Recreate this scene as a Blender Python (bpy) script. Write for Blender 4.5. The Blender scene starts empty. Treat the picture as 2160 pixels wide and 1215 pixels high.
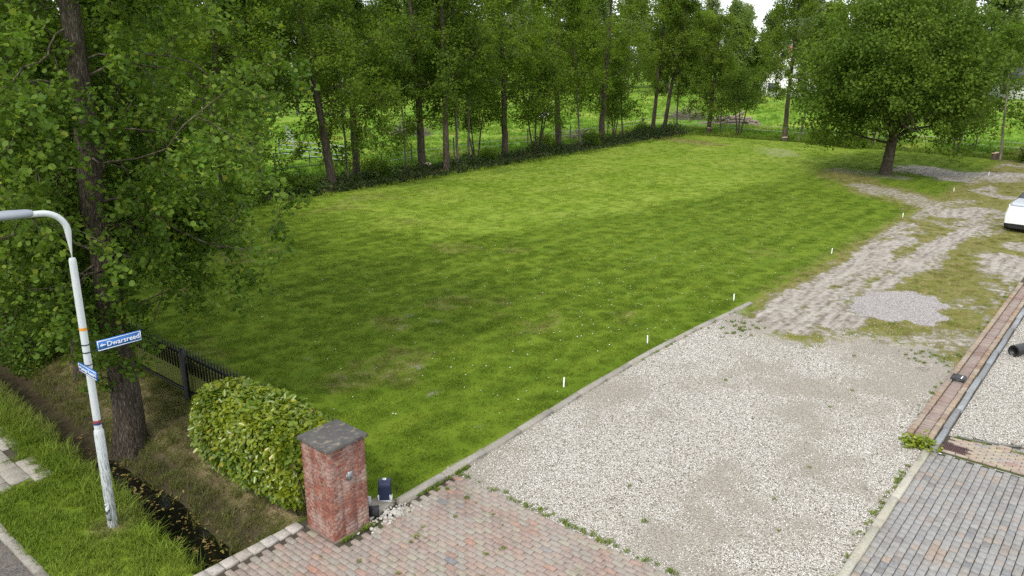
import bpy, math, random
import numpy as np
from mathutils import Vector, Matrix

# ---------------------------------------------------------------- camera, sky, sun, exposure
# World axes follow the plot: +X runs along the driveway away from the road, +Y along the road to the left.
scene = bpy.context.scene
CAM = Vector((-5.46, -7.91, 6.6))
HEAD = math.radians(40.3)
PITCH = math.radians(16.91)
cam_data = bpy.data.cameras.new('camera')
cam = bpy.data.objects.new('camera', cam_data)
scene.collection.objects.link(cam)
cam.location = CAM
cam.rotation_euler = (math.pi/2 - PITCH, 0, HEAD - math.pi/2)
cam_data.sensor_width = 36
cam_data.lens = 27.0
cam_data.clip_end = 3000
scene.camera = cam

SUN_DIR = Vector((-0.985, -0.14, 0)).normalized()
SUN_ELEV = math.radians(50)
sun_data = bpy.data.lights.new('sun', 'SUN')
sun = bpy.data.objects.new('sun', sun_data)
scene.collection.objects.link(sun)
to_sun = Vector((SUN_DIR.x*math.cos(SUN_ELEV), SUN_DIR.y*math.cos(SUN_ELEV), math.sin(SUN_ELEV)))
sun.rotation_euler = (-to_sun).to_track_quat('-Z', 'Y').to_euler()
sun_data.energy = 2.1
sun_data.angle = math.radians(7)
sun_data.color = (1.0, 0.955, 0.88)

world = bpy.data.worlds.new('World')
scene.world = world
world.use_nodes = True
wn = world.node_tree
wn.nodes.clear()
sky = wn.nodes.new('ShaderNodeTexSky')
sky.sky_type = 'NISHITA'
sky.sun_disc = False
sky.sun_elevation = SUN_ELEV
sky.sun_rotation = math.atan2(SUN_DIR.x, SUN_DIR.y)
sky.air_density = 1.0
sky.dust_density = 2.0
wc = wn.nodes.new('ShaderNodeTexCoord')
wno = wn.nodes.new('ShaderNodeTexNoise')
wno.inputs['Scale'].default_value = 2.6
wno.inputs['Detail'].default_value = 5
wr = wn.nodes.new('ShaderNodeMapRange')
wr.inputs['From Min'].default_value = 0.36
wr.inputs['From Max'].default_value = 0.62
wr.inputs['To Min'].default_value = 0.5
wr.inputs['To Max'].default_value = 0.95
wm = wn.nodes.new('ShaderNodeMix')
wm.data_type = 'RGBA'
wm.inputs[7].default_value = (9.6, 9.9, 10.3, 1)
wb = wn.nodes.new('ShaderNodeBackground')
wb.inputs['Strength'].default_value = 0.15
wo = wn.nodes.new('ShaderNodeOutputWorld')
wn.links.new(wc.outputs['Generated'], wno.inputs['Vector'])
wn.links.new(wno.outputs['Fac'], wr.inputs['Value'])
wn.links.new(wr.outputs['Result'], wm.inputs[0])
wn.links.new(sky.outputs['Color'], wm.inputs[6])
wn.links.new(wm.outputs[2], wb.inputs['Color'])
wn.links.new(wb.outputs['Background'], wo.inputs['Surface'])

scene.view_settings.view_transform = 'Standard'
scene.view_settings.look = 'None'
scene.view_settings.gamma = 1
scene.view_settings.use_curve_mapping = False
scene.view_settings.exposure = 0.34
scene.cycles.max_bounces = 4
scene.cycles.diffuse_bounces = 2
scene.cycles.glossy_bounces = 2
scene.cycles.transmission_bounces = 4
scene.cycles.transparent_max_bounces = 4
scene.cycles.use_denoising = False
scene.cycles.caustics_reflective = False
scene.cycles.caustics_refractive = False

# ---------------------------------------------------------------- helpers
C = scene.collection
RNG = np.random.default_rng(7)
random.seed(7)

def project(x, y, z):
    """normalised picture position (0..1, 0..1) of a world point, to see what the frame holds"""
    dx, dy, dz = x-CAM.x, y-CAM.y, CAM.z-z
    f = dx*math.cos(HEAD)+dy*math.sin(HEAD)
    s = dx*math.sin(HEAD)-dy*math.cos(HEAD)
    zc = f*math.cos(PITCH)+dz*math.sin(PITCH)
    t = -f*math.sin(PITCH)+dz*math.cos(PITCH)
    return 0.5+0.75*s/zc, 0.5+0.75*t/zc*16/9, zc

def tag(o, label=None, cat=None, group=None, kind=None):
    if label: o['label'] = label
    if cat: o['category'] = cat
    if group: o['group'] = group
    if kind: o['kind'] = kind
    return o

def empty(name, loc=(0, 0, 0), rz=0):
    o = bpy.data.objects.new(name, None)
    o.empty_display_size = 0.2
    C.objects.link(o)
    o.location = loc
    o.rotation_euler = (0, 0, rz)
    return o

def np_mesh(name, V, F, mat=None, attrs=None, smooth=False):
    V = np.asarray(V, dtype=np.float32); F = np.asarray(F, dtype=np.int32)
    me = bpy.data.meshes.new(name)
    me.vertices.add(len(V)); me.vertices.foreach_set('co', V.ravel())
    if len(F):
        k = F.shape[1]
        me.loops.add(F.size); me.loops.foreach_set('vertex_index', F.ravel())
        me.polygons.add(len(F)); me.polygons.foreach_set('loop_start', np.arange(0, F.size, k, dtype=np.int32))
        if smooth: me.polygons.foreach_set('use_smooth', np.ones(len(F), dtype=bool))
    for n, a in (attrs or {}).items():
        a = np.asarray(a, dtype=np.float32)
        if a.ndim == 1:
            at = me.attributes.new(n, 'FLOAT', 'POINT'); at.data.foreach_set('value', a)
        else:
            at = me.attributes.new(n, 'FLOAT_VECTOR', 'POINT'); at.data.foreach_set('vector', a.ravel())
    me.update(calc_edges=True)
    if mat: me.materials.append(mat)
    return me

def link(name, me, parent=None, loc=(0, 0, 0), rot=(0, 0, 0), scale=None):
    o = bpy.data.objects.new(name, me)
    C.objects.link(o)
    o.location = loc; o.rotation_euler = rot
    if scale is not None: o.scale = scale
    if parent: o.parent = parent
    return o

class MB:
    """collects simple solids (all quads) and links them as one mesh"""
    def __init__(s): s.V = []; s.F = []; s.n = 0
    def add(s, V, F):
        V = np.asarray(V, float); F = np.asarray(F, int)
        s.V.append(V); s.F.append(F+s.n); s.n += len(V)
        return s
    def box(s, x0, x1, y0, y1, z0, z1, rot=0, c=None):
        V = np.array([(x, y, z) for z in (z0, z1) for x, y in ((x0, y0), (x1, y0), (x1, y1), (x0, y1))], float)
        if rot:
            cx, cy = c or ((x0+x1)/2, (y0+y1)/2)
            d = V[:, :2]-(cx, cy); ca, sa = math.cos(rot), math.sin(rot)
            V[:, 0] = cx+d[:, 0]*ca-d[:, 1]*sa; V[:, 1] = cy+d[:, 0]*sa+d[:, 1]*ca
        return s.add(V, [(3, 2, 1, 0), (4, 5, 6, 7), (0, 1, 5, 4), (1, 2, 6, 5), (2, 3, 7, 6), (3, 0, 4, 7)])
    def cbox(s, x0, x1, y0, y1, z0, z1, b):
        """box with chamfered top"""
        V = [(x0, y0, z0), (x1, y0, z0), (x1, y1, z0), (x0, y1, z0),
             (x0, y0, z1-b), (x1, y0, z1-b), (x1, y1, z1-b), (x0, y1, z1-b),
             (x0+b, y0+b, z1), (x1-b, y0+b, z1), (x1-b, y1-b, z1), (x0+b, y1-b, z1)]
        F = [(8, 9, 10, 11)]
        for i in range(4):
            j = (i+1) % 4
            F += [(i, j, j+4, i+4), (i+4, j+4, j+8, i+8)]
        return s.add(V, F)
    def tube(s, pts, radii, n=8, cap=True):
        V, F = tube(np.asarray(pts, float), np.broadcast_to(np.asarray(radii, float), (len(pts),)), n)
        s.add(V, F)
        if cap:
            m = len(pts)
            for k, r in ((0, pts[0]), (m-1, pts[-1])):
                base = V[k*n:(k+1)*n]
                cv = np.vstack([base, np.asarray(r, float)[None]])
                f = []
                for i in range(0, n, 2):
                    q = (i, (i+1) % n, (i+2) % n, n)
                    f.append(q if k else q[::-1])
                s.add(cv, f)
        return s
    def mesh(s, name, mat, smooth=False):
        return np_mesh(name, np.vstack(s.V), np.vstack(s.F), mat, smooth=smooth)
    def build(s, name, mat, parent=None, loc=(0, 0, 0), rot=(0, 0, 0), smooth=False):
        return link(name, s.mesh(name, mat, smooth), parent, loc, rot)

def tube(P, R, n=6):
    m = len(P)
    T = np.gradient(P, axis=0)
    T /= np.linalg.norm(T, axis=1, keepdims=True)+1e-9
    ref = np.array([0.0, 0, 1]) if abs(T[:, 2].mean()) < 0.75 else np.array([1.0, 0, 0])
    X = np.cross(T, ref); X /= np.linalg.norm(X, axis=1, keepdims=True)+1e-9
    Y = np.cross(T, X)
    a = np.arange(n)*2*math.pi/n
    V = P[:, None, :]+R[:, None, None]*(np.cos(a)[None, :, None]*X[:, None, :]+np.sin(a)[None, :, None]*Y[:, None, :])
    i = np.arange(m-1)[:, None]*n; j = np.arange(n)[None, :]; j2 = (j+1) % n
    F = np.stack([i+j, i+n+j, i+n+j2, i+j2], -1).reshape(-1, 4)
    return V.reshape(-1, 3), F

def _hash(ix, iy, s):
    h = np.sin(ix*127.1+iy*311.7+s*74.7)*43758.5453
    return h-np.floor(h)

def vnoise(x, y, s=0):
    x = np.asarray(x, float); y = np.asarray(y, float)
    ix = np.floor(x); iy = np.floor(y); fx = x-ix; fy = y-iy
    fx = fx*fx*(3-2*fx); fy = fy*fy*(3-2*fy)
    return (_hash(ix, iy, s)*(1-fx)+_hash(ix+1, iy, s)*fx)*(1-fy)+(_hash(ix, iy+1, s)*(1-fx)+_hash(ix+1, iy+1, s)*fx)*fy

def fbm(x, y, s=0, o=4):
    t = 0; a = 0.5
    for k in range(o):
        t = t+a*vnoise(np.asarray(x)*2**k, np.asarray(y)*2**k, s+k*3.1); a *= 0.5
    return t/(1-0.5**o)

def ss(x, a, b):
    t = np.clip((np.asarray(x, float)-a)/(b-a), 0, 1)
    return t*t*(3-2*t)

# ---- shader node shorthand
def node(nt, t, ins=None, **props):
    n = nt.nodes.new(t)
    for k, v in props.items(): setattr(n, k, v)
    for k, v in (ins or {}).items():
        if isinstance(v, bpy.types.NodeSocket): nt.links.new(v, n.inputs[k])
        else: n.inputs[k].default_value = v
    return n

def c4(c): return (c[0], c[1], c[2], 1) if not isinstance(c, bpy.types.NodeSocket) else c
def mixc(nt, f, a, b, blend='MIX'):
    return node(nt, 'ShaderNodeMix', {0: f, 6: c4(a), 7: c4(b)}, data_type='RGBA', blend_type=blend).outputs[2]
def noise(nt, scale, vec=None, detail=3, rough=0.55):
    ins = {'Scale': scale, 'Detail': detail, 'Roughness': rough}
    if vec: ins['Vector'] = vec
    return node(nt, 'ShaderNodeTexNoise', ins).outputs['Fac']
def mth(nt, op, a, b=0.0, clamp=False):
    return node(nt, 'ShaderNodeMath', {0: a, 1: b}, operation=op, use_clamp=clamp).outputs[0]
def rng_(nt, v, a, b, c=0.0, d=1.0, smooth=True):
    return node(nt, 'ShaderNodeMapRange', {'Value': v, 'From Min': a, 'From Max': b, 'To Min': c, 'To Max': d},
                interpolation_type='SMOOTHSTEP' if smooth else 'LINEAR').outputs[0]
def ramp(nt, f, stops):
    n = node(nt, 'ShaderNodeValToRGB', {'Fac': f})
    e = n.color_ramp.elements
    while len(e) < len(stops): e.new(0.5)
    for i, (p, c) in enumerate(stops):
        e[i].position = p; e[i].color = c4(c)
    return n.outputs['Color']
def attr(nt, name, inst=False):
    return node(nt, 'ShaderNodeAttribute', attribute_name=name, attribute_type='INSTANCER' if inst else 'GEOMETRY').outputs['Fac']
def position(nt): return node(nt, 'ShaderNodeNewGeometry').outputs['Position']
def bump(nt, h, dist=0.02, strength=0.6):
    return node(nt, 'ShaderNodeBump', {'Height': h, 'Distance': dist, 'Strength': strength}).outputs[0]
def new_mat(name):
    m = bpy.data.materials.new(name); m.use_nodes = True
    nt = m.node_tree; nt.nodes.clear()
    return m, nt
def out(nt, shader): node(nt, 'ShaderNodeOutputMaterial', {'Surface': shader})
def principled(nt, color, rough=0.8, normal=None, spec=0.3, metal=0.0):
    ins = {'Base Color': c4(color), 'Roughness': rough, 'Specular IOR Level': spec, 'Metallic': metal}
    if normal: ins['Normal'] = normal
    return node(nt, 'ShaderNodeBsdfPrincipled', ins).outputs[0]

def plain(name, col, rough=0.6, var=0.15, scale=8, spec=0.3, metal=0.0, bumpd=0.0, dirt=None, dscale=1.5, dlo=0.5, dhi=0.7):
    """base colour with mottling, optional blotches of dirt and fine relief"""
    m, nt = new_mat(name)
    tc = node(nt, 'ShaderNodeTexCoord').outputs['Object']
    n = noise(nt, scale, tc, 4)
    c = mixc(nt, n, [x*(1-var) for x in col], [min(1, x*(1+var)) for x in col])
    if dirt:
        d = rng_(nt, noise(nt, dscale, tc, 5, 0.65), dlo, dhi)
        c = mixc(nt, d, c, dirt)
    nrm = bump(nt, noise(nt, scale*6, tc, 3), bumpd) if bumpd else None
    out(nt, principled(nt, c, rough, nrm, spec, metal))
    return m
# ---------------------------------------------------------------- ground: heights and cover
def ditch_axis(y): return -1.0+0.042*(np.asarray(y, float)-1.0)

def height(x, y):
    x = np.asarray(x, float); y = np.asarray(y, float)
    h = 0.05*(fbm(x*0.13, y*0.13, 3)-0.5)*ss(x, 2.5, 7)*ss(y, 1.0, 4)
    # roadside ditch
    ac = ditch_axis(y)+0.16*(fbm(y*0.8, y*0+2, 5)-0.5)
    d = x-ac
    wob = 1+0.25*(fbm(x*1.3, y*1.3, 8)-0.5)
    left = ss(-d, 0.28, 0.62)
    right = np.clip((d-0.26)/(1.4*wob), 0, 1)**0.75
    prof = np.where(d < 0, left, right)
    on = ss(y, 0.885, 0.93)*(y < 60)
    near = (x > -2.2) & (x < 1.3)
    deep = 0.72-0.12*ss(y, 3.5, 6)
    h = np.where(near, h-deep*(1-prof)*on, h)
    h = h+np.where((x > -2.86) & (x < 1.1) & (y > 0.9), 0.05*(fbm(x*3, y*3, 11)-0.5)+0.02, 0)
    # ditch behind the lawn, along the tree row and across the far end
    yc = 24.2+0.6*(fbm(x*0.12, x*0, 21)-0.5)+np.clip((x-30)*0.03, 0, 0.9)
    e = np.abs(y-yc)
    h = h-0.55*(1-ss(e, 0.15, 1.0))*ss(x, 4, 8)*(1-ss(x, 57, 58.5))
    e2 = np.abs(x-(56.6-0.12*np.clip(14-y, 0, 30)*0.9))
    h = h-0.5*(1-ss(e2, 0.15, 1.0))*(1-ss(y, 24, 25))*ss(y, -25, -20)
    far = ss(np.hypot(x-20, y-10), 45, 90)
    h = h+0.5*(fbm(x*0.03, y*0.03, 31)-0.5)*far
    h = h+0.05*(fbm(x*0.5, y*0.5, 41)-0.5)*ss(y, 25.5, 27)
    return h

def seg(x, y, pts, r):
    """soft distance to a polyline: 1 on it, 0 beyond r"""
    best = np.full(np.shape(x), 1e9)
    for (x0, y0), (x1, y1) in zip(pts[:-1], pts[1:]):
        dx, dy = x1-x0, y1-y0
        t = np.clip(((x-x0)*dx+(y-y0)*dy)/(dx*dx+dy*dy), 0, 1)
        best = np.minimum(best, np.hypot(x-x0-t*dx, y-y0-t*dy))
    return np.clip(1-best/r, 0, 1)

def cover(x, y):
    """how far each point of the ground is bare sand, dry grass, bank litter, meadow, gravel"""
    x = np.asarray(x, float); y = np.asarray(y, float)
    w1 = fbm(x*0.9, y*0.9, 51); w2 = fbm(x*3.1, y*3.1, 55)
    yard = ss(-y, -0.35, 0.25)*ss(x, 12.6, 14.5)
    dirt = np.zeros_like(x)
    tracks = np.maximum(seg(x, y, [(12.6, -0.8), (15, -0.75), (18.2, -0.75), (22, -0.75), (25.6, -1.0)], 1.0),
                        seg(x, y, [(14.0, -2.3), (18.4, -2.1), (21.1, -2.2), (25.4, -2.2), (29, -2.6)], 0.95))
    dirt = np.maximum(dirt, ss(tracks+0.9*(w1-0.5)+0.7*(w2-0.5), 0.15, 0.75))
    body = seg(x, y, [(13.2, -1.5), (17, -1.45), (20.5, -1.4)], 1.5)
    dirt = np.maximum(dirt, 0.85*ss(body+0.9*(w1-0.5)+0.7*(w2-0.5), 0.2, 0.8))
    for pts, r, k in (([(24.5, -4.0), (23.0, -5.0)], 2.0, 0.75), ([(27, -4.4), (26.2, -5.5)], 1.4, 0.6), ([(31.5, -1.2), (34, -2.0)], 1.7, 0.7),
                      ([(37, 4.2), (34.6, 0.9), (32.0, -1.0)], 2.0, 0.5),
                      ([(46, 3.2), (43, 1.0)], 3.2, 0.72), ([(44.5, 1.0), (46.5, -1.6), (46, -6)], 2.6, 0.7), ([(38.5, -1.4), (38, -2.5)], 1.1, 0.6),
                      ([(49.5, 14), (47, 12)], 2.5, 0.36), ([(42, 7), (41.5, 3.5)], 2.4, 0.42)):
        q = seg(x, y, pts, r)
        dirt = np.maximum(dirt, k*1.3*ss(q+0.9*(w1-0.5)+0.35*(w2-0.5), 0.2, 0.75))
    # worn spots in the lawn
    for px, py, r in ((6.7, 5.9, 0.5), (7.5, 6.7, 0.6), (5.2, 3.9, 0.45), (7.6, 5.7, 0.4), (4.4, 2.6, 0.3), (9.0, 7.2, 0.3)):
        dirt = np.maximum(dirt, 0.62*ss(np.clip(1-np.hypot(x-px, (y-py)*1.6)/r, 0, 1)+0.9*(w2-0.5), 0.25, 0.8))
    dirt = np.maximum(dirt, 0.8*yard*ss(fbm(x*0.45, y*0.9, 57)+0.5*(w2-0.5), 0.32, 0.72))
    dirt = np.maximum(dirt, 0.6*ss(seg(x, y, [(12.6, -0.6), (13.4, -2.0), (13.2, -3.6), (14.6, -4.8)], 1.3)+0.9*(w1-0.5), 0.15, 0.7))
    dirt = np.clip(dirt, 0, 1)
    dry = yard*(0.5+0.9*(w1-0.4))+0.55*ss(-y, -1.3, -0.2)*ss(x, 11, 16)
    dry = np.maximum(dry, 0.85*ss(x, 10.5, 12.5)*ss(-y, -0.1, 0.25)*(1-ss(x, 17, 20)))
    dry = np.maximum(dry, 0.9*ss(seg(x, y, [(41, 6.5), (36.8, 3.8), (34.6, 0.9), (31, -1.5)], 3.4)+0.6*(w1-0.5), 0.2, 0.8))
    dry = np.maximum(dry, 0.8*ss(seg(x, y, [(51.5, 24), (50, 19)], 3.0)+0.6*(w1-0.5), 0.2, 0.8))
    dry = np.maximum(dry, 0.7*ss(seg(x, y, [(14, -4.9), (20, -4.5)], 2.4)+0.9*(w1-0.5), 0.15, 0.7))
    dry = np.maximum(dry, 0.55*ss(fbm(x*0.45, y*0.45, 61), 0.55, 0.75)*ss(x, 1.3, 3)*(1-ss(x, 16, 30)))
    dry = np.clip(np.maximum(dry, dirt*0.8), 0, 1)
    bank = ss(x, -1.6, -1.1)*(1-ss(x, 0.95, 1.3))*ss(y, 0.9, 1.1)*(1-ss(y, 40, 45))
    bank = np.maximum(bank, ss(1.3-np.abs(y-24.5-np.clip((x-30)*0.03, 0, 0.9)), 0.0, 0.8)*ss(x, 1, 3)*(1-ss(x, 57, 59)))
    bank = np.maximum(bank, 0.9*ss(1.2-np.abs(x-(56.8-0.12*np.clip(14-y, 0, 30))), 0, 0.7)*(1-ss(y, 24, 26)))
    bank = np.maximum(bank, 0.9*(1-ss(np.hypot(x+1.82, (y-2.8)), 0.12, 0.42)))
    field = np.clip(np.maximum(ss(y, 25.2, 26.4), ss(x, 57, 58.5)), 0, 1)
    gravel = ss(-y, -0.35, -0.1)*ss(x, 2.2, 2.5)*ss(y, -5.75, -5.6)
    edge = 13.3+0.9*np.sin(y*1.4+0.6)+2.4*(w1-0.5)+1.6*(w2-0.5)
    gravel = gravel*(1-0.93*ss(x, edge-2.4, edge+1.3))*(1-ss(x, 15, 16.4))
    court = ss(-y, 5.7, 5.82)*(1-ss(x, 19.5, 24))*ss(x, 8.5, 8.6)
    gravel = np.maximum(gravel, court)
    gp = [(15.4, -2.1), (17.0, -1.75), (18.3, -2.7), (18.5, -3.4), (17.4, -4.2), (16.5, -4.35), (15.25, -4.0), (15.0, -3.2)]
    cx, cy = 16.7, -3.1
    ang = np.arctan2(y-cy, x-cx)
    pa = np.array([math.atan2(b-cy, a-cx) for a, b in gp]); pr = np.array([math.hypot(a-cx, b-cy) for a, b in gp])
    o = np.argsort(pa); R = np.interp(ang, pa[o], pr[o], period=2*math.pi)
    pile = ss(R-np.hypot(x-cx, y-cy)+0.9*(w2-0.5)+0.5*(w1-0.5), -0.1, 0.35)
    verge = 1-ss(x, -1.5, -1.1)
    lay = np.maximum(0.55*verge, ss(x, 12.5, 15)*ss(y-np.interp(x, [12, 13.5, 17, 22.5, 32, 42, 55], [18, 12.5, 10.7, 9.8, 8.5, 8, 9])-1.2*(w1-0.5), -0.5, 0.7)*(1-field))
    soil = np.clip(ss(fbm(x*0.45, y*0.45, 59)+0.35*(w2-0.5), 0.40, 0.75)+0.75*ss(x+2.5*(w1-0.5), 8.5, 13.5)*ss(w1, 0.25, 0.6), 0, 1)*(y > -5.6)
    return dict(soil=soil, dirt=dirt*(1-pile), dry=dry, bank=bank, meadow=field, gravel=gravel, chips=pile, lay=lay)

# ---------------------------------------------------------------- ground material
grp = bpy.data.node_groups.new('grass_colour', 'ShaderNodeTree')
for s in ('Dry', 'Bank', 'Meadow', 'Lay'):
    grp.interface.new_socket(s, in_out='INPUT', socket_type='NodeSocketFloat')
grp.interface.new_socket('Color', in_out='OUTPUT', socket_type='NodeSocketColor')
gi = grp.nodes.new('NodeGroupInput'); go = grp.nodes.new('NodeGroupOutput')
_p = position(grp)
_sep = node(grp, 'ShaderNodeSeparateXYZ', {0: _p})
_n1 = noise(grp, 0.35, _p, 4, 0.6); _n2 = noise(grp, 2.6, _p, 5, 0.7); _n3 = noise(grp, 9.0, _p, 2)
_stretch = node(grp, 'ShaderNodeMapping', {0: _p, 'Scale': (0.25, 1.0, 1.0)}).outputs[0]
_n4 = noise(grp, 1.6, _stretch, 3, 0.6)
_f = mth(grp, 'ADD', mth(grp, 'MULTIPLY', _n1, 0.5), mth(grp, 'ADD', mth(grp, 'MULTIPLY', _n2, 0.3), mth(grp, 'MULTIPLY', _n4, 0.2)))
_lawn = ramp(grp, _f, [(0.28, (0.070, 0.118, 0.006)), (0.5, (0.095, 0.150, 0.009)), (0.72, (0.140, 0.188, 0.016))])
# mown swaths, lying alternately
_sw = mth(grp, 'SINE', mth(grp, 'ADD', mth(grp, 'MULTIPLY', _sep.outputs[1], 6.6), mth(grp, 'MULTIPLY', _n1, 1.0)))
_lawn = mixc(grp, mth(grp, 'MULTIPLY', rng_(grp, _sw, -0.6, 0.9), 0.36), _lawn, (0.158, 0.212, 0.018))
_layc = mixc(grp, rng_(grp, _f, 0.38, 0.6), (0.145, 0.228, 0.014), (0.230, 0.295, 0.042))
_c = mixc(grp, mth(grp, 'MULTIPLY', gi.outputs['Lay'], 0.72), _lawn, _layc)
_mead = ramp(grp, noise(grp, 0.22, _p, 4, 0.65), [(0.35, (0.09, 0.185, 0.012)), (0.5, (0.14, 0.25, 0.02)), (0.66, (0.24, 0.29, 0.045))])
_c = mixc(grp, gi.outputs['Meadow'], _c, _mead)
_dryc = ramp(grp, mth(grp, 'ADD', mth(grp, 'MULTIPLY', _n3, 0.5), mth(grp, 'MULTIPLY', noise(grp, 2.6, _p, 4, 0.7), 0.5)), [(0.34, (0.075, 0.11, 0.015)), (0.46, (0.15, 0.14, 0.035)), (0.54, (0.19, 0.15, 0.065)), (0.66, (0.29, 0.24, 0.12))])
_c = mixc(grp, mth(grp, 'MULTIPLY', rng_(grp, mth(grp, 'ADD', gi.outputs['Dry'], mth(grp, 'MULTIPLY', mth(grp, 'SUBTRACT', _n2, 0.5), 1.0)), 0.25, 0.95), 0.8), _c, _dryc)
_bk = ramp(grp, mth(grp, 'ADD', mth(grp, 'MULTIPLY', _n2, 0.5), mth(grp, 'MULTIPLY', noise(grp, 22, _p, 4, 0.7), 0.5)),
           [(0.36, (0.07, 0.052, 0.03)), (0.45, (0.17, 0.13, 0.07)), (0.52, (0.26, 0.205, 0.115)), (0.58, (0.13, 0.15, 0.03)), (0.68, (0.28, 0.225, 0.125))])
_c = mixc(grp, gi.outputs['Bank'], _c, _bk)
grp.links.new(_c, go.inputs['Color'])

def grass_group(nt, inst):
    g = node(nt, 'ShaderNodeGroup', node_tree=grp)
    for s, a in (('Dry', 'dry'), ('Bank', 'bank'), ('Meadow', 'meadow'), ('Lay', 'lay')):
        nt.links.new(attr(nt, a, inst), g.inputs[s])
    return g.outputs[0]

def stones_colour(nt, pos, scale, stops):
    v = node(nt, 'ShaderNodeTexVoronoi', {'Vector': pos, 'Scale': scale, 'Randomness': 1.0})
    r = node(nt, 'ShaderNodeSeparateColor', {0: v.outputs['Color']}).outputs[0]
    return ramp(nt, r, stops), v.outputs['Distance']

M_ground, nt = new_mat('ground_cover')
p = position(nt)
col = grass_group(nt, False)
fine = noise(nt, 38, p, 3, 0.7)
mid = noise(nt, 5, p, 4, 0.65)
col = mixc(nt, 1.0, col, ramp(nt, fine, [(0.3, (0.62, 0.62, 0.62)), (0.7, (1.25, 1.25, 1.25))]), 'MULTIPLY')
# bare sand
stretch = node(nt, 'ShaderNodeMapping', {0: p, 'Scale': (0.25, 1.6, 1.0)}).outputs[0]
rut = noise(nt, 3.2, stretch, 4, 0.6)
sand = ramp(nt, mth(nt, 'ADD', mth(nt, 'MULTIPLY', mid, 0.5), mth(nt, 'MULTIPLY', rut, 0.5)),
            [(0.34, (0.10, 0.082, 0.066)), (0.44, (0.21, 0.185, 0.155)), (0.52, (0.29, 0.265, 0.228)), (0.64, (0.37, 0.345, 0.305))])
dm = rng_(nt, mth(nt, 'ADD', attr(nt, 'dirt'), mth(nt, 'ADD', mth(nt, 'MULTIPLY', mth(nt, 'SUBTRACT', mid, 0.5), 1.7), mth(nt, 'MULTIPLY', mth(nt, 'SUBTRACT', fine, 0.5), 1.0))), 0.34, 0.85)
col = mixc(nt, dm, col, sand)
mudz = rng_(nt, node(nt, 'ShaderNodeSeparateXYZ', {0: p}).outputs[2], -0.42, -0.22, 1.0, 0.0)
col = mixc(nt, mth(nt, 'MULTIPLY', mudz, 0.85), col, (0.032, 0.026, 0.017))
# white gravel
sc1, sd1 = stones_colour(nt, p, 55, [(0.0, (0.13, 0.115, 0.09)), (0.22, (0.28, 0.255, 0.21)), (0.42, (0.48, 0.455, 0.41)), (0.65, (0.60, 0.58, 0.545)), (1.0, (0.72, 0.705, 0.675))])
sc1 = mixc(nt, 1.0, sc1, ramp(nt, sd1, [(0.25, (1, 1, 1)), (0.75, (0.62, 0.58, 0.50))]), 'MULTIPLY')
soil = rng_(nt, mth(nt, 'ADD', mth(nt, 'MULTIPLY', attr(nt, 'soil'), 0.34), mth(nt, 'ADD', mth(nt, 'MULTIPLY', noise(nt, 0.42, p, 5, 0.65), 0.7), mth(nt, 'MULTIPLY', noise(nt, 6.0, p, 4, 0.7), 0.3))), 0.50, 0.82)
sc1 = mixc(nt, mth(nt, 'MULTIPLY', soil, 0.68), sc1, ramp(nt, fine, [(0.35, (0.17, 0.145, 0.105)), (0.6, (0.36, 0.33, 0.28))]))
spot = rng_(nt, noise(nt, 1.6, p, 4, 0.6), 0.64, 0.76)
sc1 = mixc(nt, mth(nt, 'MULTIPLY', spot, 0.7), sc1, (0.12, 0.10, 0.08))
gm = rng_(nt, mth(nt, 'ADD', attr(nt, 'gravel'), mth(nt, 'MULTIPLY', mth(nt, 'SUBTRACT', mth(nt, 'MULTIPLY', mth(nt, 'ADD', mid, fine), 0.5), 0.5), 1.0)), 0.3, 0.6)
col = mixc(nt, gm, col, sc1)
# grey-pink chippings
sc2, sd2 = stones_colour(nt, p, 48, [(0.0, (0.20, 0.18, 0.172)), (0.4, (0.31, 0.29, 0.28)), (1.0, (0.41, 0.385, 0.37))])
cm = rng_(nt, mth(nt, 'ADD', attr(nt, 'chips'), mth(nt, 'MULTIPLY', mth(nt, 'SUBTRACT', fine, 0.5), 0.7)), 0.4, 0.65)
col = mixc(nt, cm, col, sc2)
hgt = mth(nt, 'ADD', mth(nt, 'MULTIPLY', fine, 0.6), mth(nt, 'MULTIPLY', mth(nt, 'MULTIPLY', sd1, gm), -1.2))
hgt = mth(nt, 'ADD', hgt, mth(nt, 'MULTIPLY', mth(nt, 'MULTIPLY', mid, 0.8), dm))
out(nt, principled(nt, col, 0.95, bump(nt, hgt, 0.022, 0.8), 0.1))

def axis(*spec):
    """concatenated coordinates: (start, stop, step)..."""
    a = []
    for s, e, st in spec:
        n = max(1, int(round((e-s)/st)))
        a += list(np.linspace(s, e, n, endpoint=False))
    return np.array(a+[spec[-1][1]])

def sheet(name, parts, label, cat=None, kind='structure'):
    Vs, Fs, n = [], [], 0
    for xs, ys in parts:
        X, Y = np.meshgrid(xs, ys, indexing='ij')
        Z = height(X, Y)
        Vs.append(np.stack([X, Y, Z], -1).reshape(-1, 3))
        a, b = len(xs), len(ys)
        i = np.arange(a-1)[:, None]*b+np.arange(b-1)[None, :]
        Fs.append(np.stack([i, i+b, i+b+1, i+1], -1).reshape(-1, 4)+n); n += a*b
    V = np.vstack(Vs)
    me = np_mesh(name, V, np.vstack(Fs), M_ground, cover(V[:, 0], V[:, 1]), smooth=True)
    return tag(link(name, me), label, cat, kind=kind)

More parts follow.
